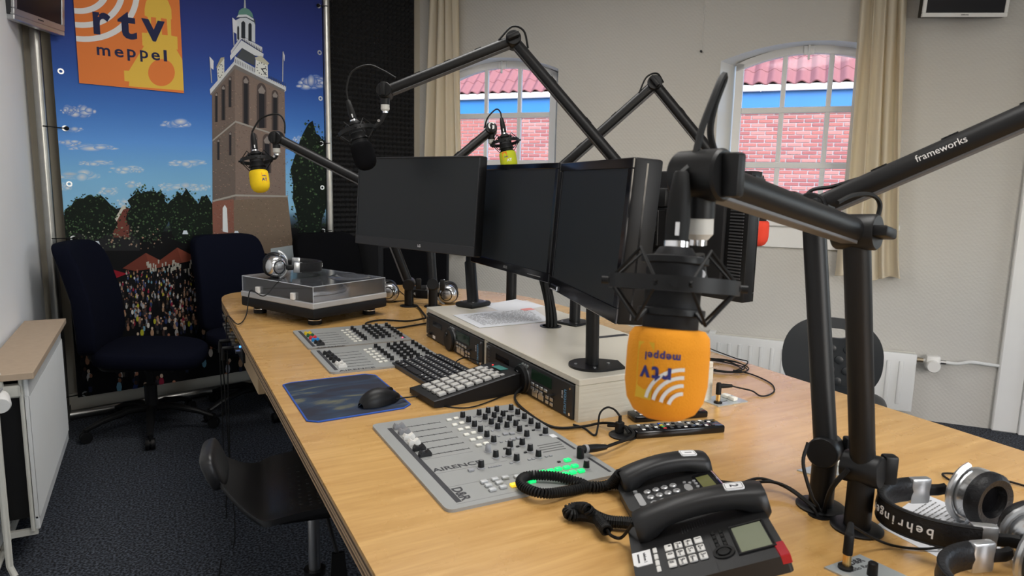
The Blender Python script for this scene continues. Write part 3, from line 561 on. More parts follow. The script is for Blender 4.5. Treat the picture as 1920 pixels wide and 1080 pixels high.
# ------------------------------------------------------------------ monitors
SCR = mat('screen_off', (.013, .016, .019), .42, spec=.4); CHIN = mat('monitor_chin', (.018, .019, .022), .45); BEZ = mat('bezel_gloss', (.006, .006, .008), .10)
def monitor(label, pl, pr, z0, z1, tilt, bez, chin, bm, th_=.035, brand=None, side=-1, vents=False):
    pl, pr = V((*pl, 0)), V((*pr, 0)); d = (pr-pl); w = d.length; c = (pl+pr)/2; h = z1-z0
    xax = d.normalized(); m = frame((c.x, c.y, z0), xax, Z) @ rx(-tilt)   # local x right, y up, z towards the viewer
    th = thing('monitor', label, 'monitor', m)
    part('housing', MB().bb(-w/2, w/2, 0, h, -th_, 0, b=.006, seg=2), BLK, th)
    if vents: pass
    fr = MB()
    for a in ((-w/2+.001, w/2-.001, 0.001, chin), (-w/2+.001, w/2-.001, h-bez, h-.001), (-w/2+.001, -w/2+bez, chin, h-bez), (w/2-bez, w/2-.001, chin, h-bez)): fr.bb(*a, -.002, .004, b=.0015)
    part('bezel', fr, bm, th); part('screen', MB().bb(-w/2+bez, w/2-bez, chin, h-bez, 0, .0015), SCR, th)
    part('rear_housing', MB().bb(-w*.36, w*.36, h*.14, h*.86, -th_-.02, -th_+.002, b=.012, seg=2), BLKM, th)
    if brand: text(brand[0], brand[1], PRINTW if brand[2] else PRINTG, th, T(brand[3]*w, chin*.5, .0045), world=False, bold=.0002)
    return th, m, w, h
ROWM = 'monitors facing the mixing desk'
def rise(a, dz): return a
th, m, w, h = monitor('wide dark monitor hung beside the turntable', (.690, 2.63), (.925, 2.03), 1.050, 1.380, 4, .006, .034, CHIN, brand=('LG', .013, True, .08)); LGM = m
th, m, w, h = monitor('glossy framed monitor hung between two others', (.985, 2.188), (.976, 1.634), 1.016, 1.353, 4, .017, .028, BEZ, brand=('ASUS', .012, False, 0)); ASM = m
part('touch_mark', MB().bb(.15, .23, .011, .013, .004, .0045), PRINTG, th)
th, m, w, h = monitor('thick glossy monitor on round pole over cream box end', (.944, 1.575), (.822, 1.105), 1.012, 1.349, 4, .022, .034, BEZ, .062); M3M = m
part('power_button', MB().bb(-.22, -.16, .004, .018, .003, .008, b=.003), CHR, th, 'chrome power button'); part('side_seam', MB().bb(w/2-.002, w/2+.0006, .01, h-.01, -.030, -.026), GLOSS, th)
# monitor facing the guests: its back is seen
gb, m, w, h = monitor('black monitor with its vented back towards the mixing desk', (1.440, 1.325), (1.372, 1.785), .985, 1.338, 0, .018, .026, BEZ, .045); GBM = m
for k in range(34): part('vent_rib', MB().bb(-w*.47, -w*.38, h*.08+k*h*.84/34, h*.08+k*h*.84/34+.004, -.049, -.044), DKG, gb)
for k in range(20): part('vent_rib', MB().bb(w*.36, w*.46, h*.40+k*h*.50/20, h*.40+k*h*.50/20+.003, -.049, -.044), DKG, gb)
part('mount_plate', MB().bb(-.06, .06, h*.36, h*.70, -.085, -.06, b=.003), ARM, gb)
for x in (-.045, .045):
    for y in (.40, .66): part('screw', MB().cyl((x, h*y, -.085), (x, h*y, -.09), .005, n=10), CHR, gb)
part('mount_bracket', MB().bb(.02, .24, h*.48, h*.56, -.10, -.075, b=.004).bb(.05, .22, h*.30, h*.34, -.10, -.08, b=.003), ARM, gb)
part('raised_hump', MB().bb(.02, .20, h*.70, h*.86, -.09, -.05, b=.01, seg=2), BLK, gb)
def pole(name, label, base, z0, top, r, plate, arms, lean=None):
    th = thing(name, label, 'monitor stand', T(base[0], base[1], z0))
    pm = MB()
    if plate == 'square': pm.bb(-.055, .055, -.042, .042, 0, .018, rz(25), b=.012, seg=2)
    elif plate == 'bullet': pm.prism([(.058*math.cos(math.radians(a)), .058*math.sin(math.radians(a))) for a in range(20, 251, 15)]+[(.03, -.075), (.075, -.03)], 0, .006, rz(25))
    else: pm.bb(-.05, .05, -.045, .045, 0, .007, rz(20), b=.004)
    part('base_plate', pm, BLK, th)
    for a in range(4): part('screw', MB().cyl((.042*math.cos(a*1.57+1.2), .036*math.sin(a*1.57+1.2), .006 if plate != 'square' else .017), (.042*math.cos(a*1.57+1.2), .036*math.sin(a*1.57+1.2), .008 if plate != 'square' else .0195), .004, n=8), ALU, th)
    part('pole', MB().tube([(base[0], base[1], z0+.005), top], r, 18), ARM, th, world=True)
    for a, b in arms:
        part('bracket_arm', MB().tube([a, b], .014, 10), ARM, th, world=True); part('vesa_plate', MB(aim(b, a)).bb(-.05, .05, -.05, .05, -.002, .004, b=.001), ARM, th, world=True)
    return th
def back(m, x, y, dz): return m @ V((x, y, dz))
p_ = pole('monitor_stand', 'leaning monitor arm on a square black foot at cream box end', (1.006, 2.215), BXT, (1.03, 2.30, 1.0), .021, 'square', [])
lc = back(LGM, .12, .15, -.058); part('spring_arm', MB().tube([(1.03, 2.30, 1.0), (1.06, 2.36, 1.16), lc+V((.06, .03, 0))], .017, 12), ARM, p_, world=True); part('vesa_plate', MB(LGM).bb(.07, .17, .10, .20, -.066, -.056), ARM, p_, world=True)
part('tilt_head', MB().tube([lc+V((.062, .03, 0)), lc+V((-.001, 0, 0))], .02, 10), ARM, p_, world=True)
p_ = pole('monitor_stand', 'straight round monitor pole with flat bullet shaped foot', (.936, 1.351), BXT, (.925, 1.352, 1.24), .0165, 'bullet', []); part('vesa_plate', MB(M3M).bb(-.05, .05, .12, .22, -.092, -.082), ARM, p_, world=True)
cc = back(M3M, 0, .17, -.088); part('bracket_arm', MB().tube([(.926, 1.352, 1.20), cc], .012, 10), ARM, p_, world=True)
ac = back(ASM, 0, .17, -.056); gc = GBM @ V((.02, .19, -.088))
p_ = pole('monitor_stand', 'round monitor pole behind the cable bundle on cream box', (1.183, 1.815), BXT, (1.183, 1.815, 1.24), .0175, 'plate', [((1.183, 1.815, 1.19), ac+V((.004, 0, 0))), ((1.183, 1.815, 1.17), gc)])
# cable bundle rising through the box
cb = thing('cable_bundle', 'thick bundle of black cables rising through the cream box', 'cables', T(1.085, 1.80, BXT))
for k in range(9):
    a = k*.7; o = V((.014*math.cos(a), .014*math.sin(a), 0)); base = V((1.085, 1.80, BXT-.06))+o
    part('cable', MB().tube(bez([base, base+V((0, 0, .10)), V((1.075, 1.84, 1.02))+o*1.2+V((0, .02*math.sin(k), 0)), V((1.05, 1.86, 1.14))+o*2], 6), .0045, 6), RUB, cb, world=True)
# ------------------------------------------------------------------ turntable
ZT = .838; A_ = P(587, 571, ZT); L_ = P(457, 545, ZT); R_ = P(724, 548, ZT); ux = ((R_-A_).normalized()+((L_-A_).normalized()).cross(Z)).normalized(); uy = Z.cross(ux)
TTM = frame((A_.x, A_.y, TZ), ux, uy); TW, TD = .372, .455
tt = thing('turntable', 'silver and black record turntable under a clear dust cover', 'turntable', TTM)
part('base', MB().bb(0, TW, 0, TD, .030, .070, b=.008, seg=2), BLKM, tt); part('top_deck', MB().bb(.0, TW, .0, TD, .068, .091, b=.003), mat('turntable_silver', (.50, .50, .50), .4, .3), tt)
for x in (.05, TW-.05):
    for y in (.055, TD-.055):
        o = part('foot', MB().lathe([(.024, 0), (.0255, .002), (.0255, .020), (.02, .024), (.016, .032)], 20, T(x, y, 0)), RUB, tt); part('foot_ring', MB().lathe([(.0258, .0165), (.0258, .019), (.020, .019)], 20, T(x, y, 0)), CHR, o)
pl = part('platter', MB().lathe([(.160, .091), (.166, .095), (.166, .104), (.160, .108), (1e-5, .108)], 40, T(.175, .27, 0)), ALU, tt)
part('slip_mat', MB().lathe([(.148, .1082), (.148, .1105), (1e-5, .1105)], 36, T(.175, .27, 0)), RUB, pl); part('spindle', MB().cyl((.175, .27, .11), (.175, .27, .122), .0035, n=10), CHR, pl)
ta = part('tonearm', MB().tube(bez([(.325, .085, .118), (.325, .17, .12), (.315, .25, .12), (.285, .33, .118), (.27, .35, .115)], 6), .005, 8), CHR, tt); part('tonearm_base', MB().cyl((.325, .085, .09), (.325, .085, .112), .030).cyl((.325, .085, .112), (.325, .085, .124), .018), SILV, ta)
part('counterweight', MB().cyl((.325, .02, .118), (.325, .06, .118), .015), CHR, ta); part('headshell', MB().bb(.262, .282, .34, .375, .109, .116, b=.002), BLK, ta)
part('start_button', MB().bb(.02, .05, .395, .44, .09, .094, b=.002), ALU, tt); part('strobe_lamp', MB().cyl((.035, .36, .09), (.035, .36, .107), .011), SILV, tt); part('pitch_slider', MB().bb(.335, .352, .24, .43, .0895, .0905), SLOT, tt)
CLR = mat('clear_acrylic', (1, 1, 1), .08); t, p, L = nodes(CLR)
tr = t.nodes.new('ShaderNodeBsdfTransparent'); tr.inputs[0].default_value = (.93, .94, .96, 1); gl = t.nodes.new('ShaderNodeBsdfGlossy'); gl.inputs['Roughness'].default_value = .1; df = t.nodes.new('ShaderNodeBsdfDiffuse'); df.inputs[0].default_value = (.5, .52, .58, 1)
fz = t.nodes.new('ShaderNodeFresnel'); fz.inputs['IOR'].default_value = 1.5; m1 = t.nodes.new('ShaderNodeMixShader'); m1.inputs[0].default_value = .09; m2 = t.nodes.new('ShaderNodeMixShader')
L(tr.outputs[0], m1.inputs[1]); L(df.outputs[0], m1.inputs[2]); L(fz.outputs[0], m2.inputs[0]); L(m1.outputs[0], m2.inputs[1]); L(gl.outputs[0], m2.inputs[2]); L(m2.outputs[0], t.nodes['Material Output'].inputs[0])
dc = MB(); hh = .150; i_ = .006
for a in ((i_, TW-i_, i_, i_+.003, .091, hh), (i_, TW-i_, TD-i_-.003, TD-i_, .091, hh), (i_, i_+.003, i_+.003, TD-i_-.003, .091, hh), (TW-i_-.003, TW-i_, i_+.003, TD-i_-.003, .091, hh), (i_, TW-i_, i_, TD-i_, hh, hh+.003)): dc.bb(*a)
cv = part('dust_cover', dc, CLR, tt, smooth=False); dm_ = part('dust_cover_bulge', MB().lathe([(.085, hh+.003), (.075, hh+.008), (.05, hh+.010), (1e-5, hh+.0105)], 28, T(.27, .11, 0), False), CLR, cv)
part('cover_edge', MB().tube([(i_, i_, hh+.001), (TW-i_, i_, hh+.001), (TW-i_, TD-i_, hh+.001), (i_, TD-i_, hh+.001)], .0016, 6, closed=True).tube([(i_, i_, .092), (i_, i_, hh)], .0014, 6).tube([(TW-i_, i_, .092), (TW-i_, i_, hh)], .0014, 6).tube([(i_, TD-i_, .092), (i_, TD-i_, hh)], .0014, 6), mat('acrylic_edge', (.5, .53, .58), .2), cv)
for y in (.12, .34): part('hinge', MB().bb(-.004, .01, y-.01, y+.01, .092, .118, b=.002), WPL, tt)
cable('cable', [P(800, 606, TZ+.006), P(770, 611, TZ+.005), P(740, 615, TZ+.005), P(700, 612, TZ+.005), P(686, 606, TZ+.005), P(715, 600, TZ+.005), P(765, 602, TZ+.005), P(800, 596, TZ+.03)], .0035, RUB, tt)
# ------------------------------------------------------------------ headphones (local: arc in xy, apex at -x, cups at +x, lying on their side)
CUP = mat('silver_cup', (.60, .61, .62), .2, .9); BADGE = mat('silver_badge', (.5, .5, .51), .32, .9)
def headphones(label, m4, cabpts=None, spread=.062, brand=True, turn=(18, -18)):
    th = thing('headphones', label, 'headphones', m4); zc = .044
    arc = [(-.108*math.cos(math.radians(a))+.0, .078*math.sin(math.radians(a)), zc) for a in range(-78, 79, 6)]
    bd = MB(); n = len(arc); vs = []; fs = []
    for k, (x, y, z) in enumerate(arc):
        d = V((x, y, 0)).normalized(); hw = .019
        for (o, zz) in ((.0, -hw), (.006, -hw), (.0085, 0), (.006, hw), (0, hw), (-.006, hw*.75), (-.008, 0), (-.006, -hw*.75)): vs.append(V((x, y, zc+zz))+d*o)
    for k in range(n-1):
        for i in range(8): j = (i+1) % 8; fs.append([k*8+i, (k+1)*8+i, (k+1)*8+j, k*8+j])
    fs += [list(range(8)), [(n-1)*8+i for i in range(8)]]
    bd.add(vs, fs); band = part('headband', bd, LEATH, th, ang=60)
    part('stitching', MB().tube([V(p)+V((p[0], p[1], 0)).normalized()*.0065+V((0, 0, .0175)) for p in arc], .0012, 5).tube([V(p)+V((p[0], p[1], 0)).normalized()*.0065-V((0, 0, .0175)) for p in arc], .0012, 5), RUB, band)
    for sg, tn in ((1, turn[0]), (-1, turn[1])):
        y0 = sg*.076; cy = sg*spread
        part('yoke_clip', MB().bb(-.028, .006, -.006, .008, zc-.021, zc+.021, T(-.006, y0, 0) @ rz(sg*8), b=.004, seg=2), SILV, th)
        part('slider_arm', MB().tube([(-.002, y0, zc), (.015, y0*1.02, zc), (.026, cy+sg*.020, zc)], .0065, 8, sq=1.5), BLK, th)
        cm = T(.068, cy, zc) @ rz(tn) @ M.Rotation(math.radians(-90*sg), 4, 'X')   # local z outward
        part('yoke', MB(cm).tube([(-.047*math.cos(math.radians(a)), .047*math.sin(math.radians(a)), .012) for a in range(-75, 76, 15)], .005, 8), SILV, th)
        sh = part('ear_cup', MB(cm).lathe([(.040, -.008), (.042, .002), (.041, .012), (.036, .021), (.026, .027), (.012, .030), (1e-5, .0305)], 28), CUP, th, ang=60)
        part('cup_ring', MB(cm).lathe([(.0275, .0262), (.0275, .0275), (.025, .0282), (.0235, .0275)], 28), GLOSS, sh)
        part('badge', MB(cm).lathe([(.019, .028), (.019, .0315), (.017, .0325), (1e-5, .0325)], 24), BADGE, sh)
        rr = MB(cm)
        for k in range(18): pass
        part('ear_pad', MB(cm).lathe([(.022, -.012), (.026, -.026), (.036, -.028), (.043, -.020), (.043, -.010), (.040, -.006)], 28, None, False), LEATH, th, ang=60)
        part('pad_mesh', MB(cm).lathe([(.024, -.014), (1e-5, -.014)], 20), BLKFAB, th)
        text('HPS3000', .0068, PRINTD, sh, m4 @ cm @ T(0, .006, .0326), bold=.0001)
    if brand:
        for k, ch in enumerate('behringer'):
            a = math.radians(-46+k*7.2); d = V((-math.cos(a), math.sin(a), 0)); pos = V((-.108*math.cos(a), .078*math.sin(a), zc))+d*.0092
            text(ch, .019, PRINTW, band, m4 @ frame(pos, V((.108*math.sin(a), .078*math.cos(a), 0)), -Z), bold=.0002)
    if cabpts: cable('cable', cabpts, .0022, RUB, th)
    return th
q = P(1700, 985, TZ); 
hpD = headphones('silver and black headphones resting on printed papers by arm foot', T(1.086, .556, TZ+.004) @ rz(-28) @ M.Scale(1.06, 4), [(1.27, .60, TZ+.03), (1.30, .66, TZ+.006), (1.33, .72, TZ+.004), (1.40, .66, TZ+.004), (1.42, .6, TZ+.004)])
hpE = headphones('silver and black headphones lying beside the studio remote plate', T(.968, .392, TZ+.001) @ rz(-25) @ M.Scale(1.06, 4), None)
tq = TTM @ V((.135, .30, 0)); hpA = headphones('silver headphones resting on the clear turntable cover', frame((tq.x, tq.y, TZ+.154), -(_r0*.93+_f*.35), V((-_f.x, -_f.y, 0))), [P(548, 512, .90), P(520, 530, .90), P(495, 555, .87), TTM @ V((-.012, .37, .10)), P(462, 590, .77), P(446, 608, .758), V((.240, 2.93, .735)), V((.236, 2.92, .6)), V((.23, 2.9, .4)), V((.22, 2.85, .1)), V((.19, 2.75, .005))], turn=(35, -10))
hb = P(822, 548, TZ); hpB = headphones('silver headphones behind the round posts at far desk end', frame((1.115, 2.90, TZ+.001), _r0*.95+V((_f.x, _f.y, 0))*.1, V((_f.x, _f.y, 0))), [P(850, 548, TZ+.004), P(842, 556, TZ+.004), P(838, 563, TZ+.004), P(850, 566, TZ+.004)])
hpC = headphones('silver headphones half hidden behind the turntable', frame((.872, 3.03, TZ+.001), _r0*.95+V((_f.x, _f.y, 0))*.25, V((_f.x, _f.y, 0))), [P(735, 535, TZ+.02), P(752, 548, TZ+.003), P(764, 562, TZ+.003), P(738, 565, TZ+.003)])
# ------------------------------------------------------------------ telephones (local: x = user's right, y = up the phone, z out of the face)
PHB = mat('phone_black', (.012, .012, .0125), .42, spec=.4, bump=.05, bs=900); LCD = mat('lcd', (.22, .24, .17), .12); KEYW = mat('phone_key_white', (.68, .67, .64), .4); KEYS = mat('phone_key_silver', (.5, .5, .5), .25, .6)
def phone_frame(O, yaw, tilt):
    a = math.radians(yaw); t_ = math.radians(tilt); U = V((math.sin(a)*math.cos(t_), math.cos(a)*math.cos(t_), math.sin(t_))); R = V((math.cos(a), -math.sin(a), 0)); return frame(O, R, U)
def body_phone(th, m, x0, x1, y0, y1, rad, th_):
    # slab whose lower side sits on the desk
    pl = rrect(x0, x1, y0, y1, rad, 5); top = [V((x, y, 0)) for x, y in pl]; mid = [V((x*1.0, y, -th_)) for x, y in pl]; n = len(pl); mb = MB()
    mb.add(top+mid, [list(range(n)), [n+i for i in range(n)][::-1]]+[[i, (i+1) % n, n+(i+1) % n, n+i] for i in range(n)])
    part('body', mb, PHB, th, ang=30)
    iv = m.inverted(); bs = MB(); f_ = []
    ft = [(x0+.02, y0+.01), (x1-.02, y0+.01), (x1-.02, y1-.03), (x0+.02, y1-.03)]
    vs = [m @ V((x, y, -th_+.002)) for x, y in ft]; lo = [V((v.x, v.y, TZ)) for v in vs]; hi = [V((v.x, v.y, max(v.z, TZ+.001))) for v in vs]
    bs.add(hi+lo, [[0, 1, 2, 3], [7, 6, 5, 4], [0, 1, 5, 4], [1, 2, 6, 5], [2, 3, 7, 6], [3, 0, 4, 7]]); part('stand', bs, RUB, th, world=True)
def handset(th, p0, p1, lift, w, num, m):
    # arc from the mouthpiece end p0 to the earpiece end p1 (local coords)
    p0, p1 = V(p0), V(p1); mb = MB(); n = 26; vs = []; fs = []; K = 12; ax = (p1-p0).normalized(); L0 = (p1-p0).length; sd = V((0, 0, 1)).cross(ax) * -1
    for i in range(n+1):
        s = i/n; c = p0.lerp(p1, s); arch_ = 4*s*(1-s); c = c+V((0, 0, lift*arch_+.020)); e = abs(2*s-1); hh = .0145+.012*max(0, (e-.5)/.5)**1.2; ww = w*(.40+.10*e**2)
        if i in (0, n): ww *= .78; hh *= .75
        lo = .0
        for k in range(K):
            a = 2*math.pi*k/K; ca, sa = math.cos(a), math.sin(a); q = V((0, 0, 0))+sd*(ww*math.copysign(abs(ca)**.6, ca))+V((0, 0, 1))*(hh*math.copysign(abs(sa)**.7, sa)-(hh-.0145)*.9)
            vs.append(c+q)
    for i in range(n):
        for k in range(K): k2 = (k+1) % K; fs.append([i*K+k, (i+1)*K+k, (i+1)*K+k2, i*K+k2])
    fs += [list(range(K)), [n*K+k for k in range(K)]]
    h = part('handset', mb.add(vs, fs), PHB, th, ang=50)
    s = .80; c = p0.lerp(p1, s)+V((0, 0, lift*4*s*(1-s)+.0350)); tl = -math.atan2(lift*4*(1-2*s), L0)
    lm = frame(c, sd*-1 if 0 else -sd, ax) if 0 else T(*c) @ frame((0, 0, 0), (1, 0, 0), ax+V((0, 0, lift*4*(1-2*s)/L0)))
    st = part('number_sticker', MB(lm).prism(rrect(-.011, .011, -.014, .014, .004), -.0016, .0006), PRINTW, h); text(num, .017, PRINTD, st, m @ lm @ T(0, 0, .0008), bold=.0002)
    part('sticker_outline', MB(lm).tube([(x, y, .0006) for x, y in rrect(-.009, .009, -.012, .012, .003)], .0004, 4, closed=True), PRINTD, st)
    return h
def coil(pts, R, r, turns):
    path = bez(pts, 24); d = [0]
    for a, b in zip(path, path[1:]): d.append(d[-1]+(b-a).length)
    tot = d[-1]; N = turns*10; out = []; j = 0
    for i in range(N+1):
        s = tot*i/N
        while j < len(d)-2 and d[j+1] < s: j += 1
        f_ = (s-d[j])/max(1e-9, d[j+1]-d[j]); c = path[j].lerp(path[j+1], f_); tg = (path[j+1]-path[j]).normalized()
        sd = tg.cross(Z); sd = sd.normalized() if sd.length > .05 else V((1, 0, 0)); up = sd.cross(tg); a = 2*math.pi*turns*i/N
        out.append(c+sd*(R*math.cos(a))+up*(R*math.sin(a)))
    return MB().tube(out, r, 5)
O2 = V((.609, .676, .795)); m2 = phone_frame(O2, 122.5, 20); i2 = m2.inverted()
def ph(m, cx, cy):                     # crop px -> local xy on the phone face
    q = PL(1160+cx/5.4, 880+cy/5.4, m.translation, m.col[2].to_3d()); q = m.inverted() @ q; return q.x, q.y
ph2 = thing('desk_telephone', 'black desk telephone marked 2 with large grey display and red lamp', 'telephone', m2)
cs = [ph(m2, *c) for c in ((90, 600), (1395, 270), (1725, 860))]; x0 = min(cs[0][0], cs[1][0]); y0 = cs[0][1]; y1 = (cs[1][1]+cs[2][1])/2; x1 = cs[2][0]
body_phone(ph2, m2, x0, x1, y0, y1, .006, .024)
for u, row in enumerate((('*', '0', '#'), ('7', '8', '9'), ('4', '5', '6'), ('1', '2', '3'))):
    for v, ch in enumerate(row):
        k = part('key', MB(T(v*.020, u*.014, 0)).bb(-.0078, .0078, -.0055, .0055, 0, .003, b=.0015, seg=2), KEYW, ph2); text(ch, .0095, PRINTD, k, m2 @ T(v*.020-.002, u*.014, .0031), bold=.0001)
        if ch in '23456789': text({'2': 'ABC', '3': 'DEF', '4': 'GHI', '5': 'JKL', '6': 'MNO', '7': 'PQRS', '8': 'TUV', '9': 'WXYZ'}[ch], .0035, PRINTD, k, m2 @ T(v*.020+.0038, u*.014-.001, .0031))
for i in range(4): x, y = ph(m2, 368+14*i, 830+62*i); part('side_key', MB(T(x, y, 0)).bb(-.0065, .0065, -.003, .003, 0, .002, b=.001), KEYW, ph2)
x, y = ph(m2, 240, 908); st = part('name_card', MB(T(x, y, 0)).prism([(-.018, -.013), (.012, -.013), (.018, -.008), (.018, .013), (-.018, .013)], 0, .001), PRINTW, ph2, 'white name card'); text('telefoon 2', .006, PRINTD, st, m2 @ T(x, y+.004, .0012)); part('printed_line', MB(T(x, y-.005, 0)).bb(-.012, .010, -.0012, .0012, .001, .0012), PRINTD, st)
a, b = ph(m2, 1150, 605), ph(m2, 1560, 770); c, d = ph(m2, 1430, 530), ph(m2, 1240, 855); dx0, dx1 = min(a[0], c[0]), max(b[0], d[0]); dy0, dy1 = (a[1]+d[1])/2, (b[1]+c[1])/2
part('display', MB().bb(dx0, dx1, dy0, dy1, -.001, .0012), LCD, ph2, 'grey green display'); part('display_frame', MB().tube([(dx0-.002, dy0-.003, .001), (dx1+.002, dy0-.003, .001), (dx1+.002, dy1+.003, .001), (dx0-.002, dy1+.003, .001)], .0022, 6, closed=True), PHB, ph2)
a, b = ph(m2, 1635, 740), ph(m2, 1680, 830); part('message_lamp', MB().bb(a[0]-.002, x1+.0005, y1-.012, y1+.0008, -.012, .0012, b=.001), mat('red_lamp_plastic', (.35, .012, .02), .25), ph2, 'dark red message lamp')
for i in range(4):
    for j in range(2): x, y = ph(m2, 950+18*i+80*j, 655+42*i-20*j); part('small_key', MB(T(x, y, 0)).bb(-.0042, .0042, -.0028, .0028, 0, .0022, b=.001), RUB, ph2)
x, y = ph(m2, 1068, 843); part('navigation_key', MB(T(x, y, 0)).lathe([(.008, 0), (.008, .0025), (.006, .003), (1e-5, .003)], 16), RUB, ph2); part('navigation_ring', MB(T(x, y, 0)).lathe([(.0145, 0), (.0145, .0018), (.0105, .0018), (.0105, 0)], 18), RUB, ph2)
sg_ = MB()
for i in range(10): x, y = ph(m2, 640+25*i, 620-11*i); sg_.bb(x-.007, x+.009, y-.0005, y+.0005, 0, .0006)
part('speaker_slots', sg_, DKG, ph2)
a, b = ph(m2, 885, 650), ph(m2, 1000, 985); part('panel_seam', MB().bb(a[0], x1-.001, (a[1]+b[1])/2-.0005, (a[1]+b[1])/2+.0005, 0, .0003), SLOT, ph2)
hx = x0+.028; handset(ph2, (hx, y0+.014, -.004), (hx, y0+.205, -.008), .012, .056, '2', m2)
# cord of phone 2
w = [m2 @ V((hx, y0+.008, .022)), P(1150, 1005, TZ+.012), P(1138, 990, TZ+.012)]
part('cord_end', MB().tube(bez([m2 @ V((hx, y0+.012, .020)), P(1165, 1008, TZ+.01), P(1146, 1004, TZ+.012), P(1138, 992, TZ+.02)], 8), .0026, 6), RUB, ph2, world=True)
part('coiled_cord', coil([P(1138, 995, TZ+.018), P(1130, 985, TZ+.018), P(1118, 972, TZ+.015), P(1092, 966, TZ+.012), P(1070, 966, TZ+.012), P(1066, 956, TZ+.015), P(1085, 952, TZ+.02), P(1100, 954, TZ+.03), P(1112, 965, TZ+.02), P(1140, 977, TZ+.013), P(1175, 980, TZ+.013), P(1196, 984, TZ+.014)], .0078, .0024, 62), RUB, ph2, world=True)
O1 = V((.715, .854, .78)); m1_ = phone_frame(O1, 112.5, 14)
ph1 = thing('desk_telephone', 'black rounded desk telephone marked 1 with round silver keys', 'telephone', m1_)
cs = [ph(m1_, *c) for c in ((55, 215), (985, 55), (1100, 180), (150, 400))]; px0 = -.062; px1 = .062; py0 = cs[0][1]-.008; py1 = max(cs[1][1], cs[2][1])
body_phone(ph1, m1_, px0, px1, py0, py1, .026, .022)
for u, row in enumerate((('*', '0', '#'), ('7', '8', '9'), ('4', '5', '6'), ('1', '2', '3'))):
    for v, ch in enumerate(row):
        k = part('key', MB(T(v*.020, u*.015, 0)).lathe([(.0062, 0), (.0062, .002), (.005, .003), (1e-5, .0032)], 16), KEYS, ph1); text(ch, .006, PRINTD, k, m1_ @ T(v*.020, u*.015, .0033))
x, y = ph(m1_, 222, 318); part('volume_key', MB(T(x, y, 0)).prism(rrect(-.022, .022, -.0055, .0055, .005), 0, .0025), KEYS, ph1); x, y = ph(m1_, 168, 236); part('small_key', MB(T(x, y, 0)).lathe([(.004, 0), (.0035, .0025), (1e-5, .0026)], 12), KEYS, ph1)
x, y = ph(m1_, 708, 195); part('navigation_key', MB(T(x, y, 0)).prism([(.013*math.cos(a*.5236), .0065*math.sin(a*.5236)) for a in range(12)], 0, .0025), KEYS, ph1)
for c in ((665, 138), (720, 142), (762, 122), (783, 148), (803, 178), (828, 207), (850, 237), (792, 237), (755, 258)): x, y = ph(m1_, *c); part('small_key', MB(T(x, y, 0)).lathe([(.003, 0), (.0028, .002), (1e-5, .0022)], 10), KEYS, ph1)
x, y = ph(m1_, 905, 150); part('display', MB(T(x, y, 0)).bb(-.030, .030, -.011, .011, -.001, .001), mat('lcd_olive', (.13, .13, .05), .12), ph1, 'small olive display'); part('display_window', MB(T(x, y, 0)).prism(rrect(-.040, .040, -.016, .022, .006), -.001, .0006), GLOSS, ph1)
part('chrome_trim', MB().tube([(px0+.03, py1-.004, .001), (px1-.02, py1-.004, .001)], .002, 6), CHR, ph1)
handset(ph1, (px0+.018, py0+.008, -.010), (px0+.018, py1+.002, -.014), .013, .056, '1', m1_)
hl = m1_ @ V((px0+.018, py0+.010, .024))
part('coiled_cord', coil([hl, P(1140, 910, TZ+.012), P(1105, 912, TZ+.010), P(1070, 920, TZ+.010), P(1020, 925, TZ+.018), P(985, 915, TZ+.018), P(976, 902, TZ+.018), P(992, 892, TZ+.018), P(1040, 893, TZ+.018), P(1085, 904, TZ+.012), P(1110, 914, TZ+.010), P(1150, 908, TZ+.010), P(1180, 915, TZ+.010)], .0072, .0022, 92), RUB, ph1, world=True)
HOLE = P(1537, 966, TZ)
cable('cable', [m1_ @ V((0, py1-.003, -.010)), P(1385, 906, TZ+.012), P(1425, 897, TZ+.02), P(1470, 912, TZ+.015), P(1510, 940, TZ+.01), HOLE+V((-.008, 0, .004)), HOLE+V((-.006, 0, -.03))], .0028, RUB, ph1)
cable('cable', [m2 @ V((.0, y1-.004, -.012)), P(1405, 915, TZ+.012), P(1440, 903, TZ+.02), P(1480, 915, TZ+.015), P(1520, 945, TZ+.01), HOLE+V((.004, 0, .004)), HOLE+V((.004, 0, -.03))], .0032, RUB, ph2)
part('cable_grommet', MB().lathe([(.019, 0), (.019, .0015), (.0165, .0015), (.0165, .0004), (1e-5, .0004)], 22, T(HOLE.x, HOLE.y, TZ)), BLK, desk, world=True)
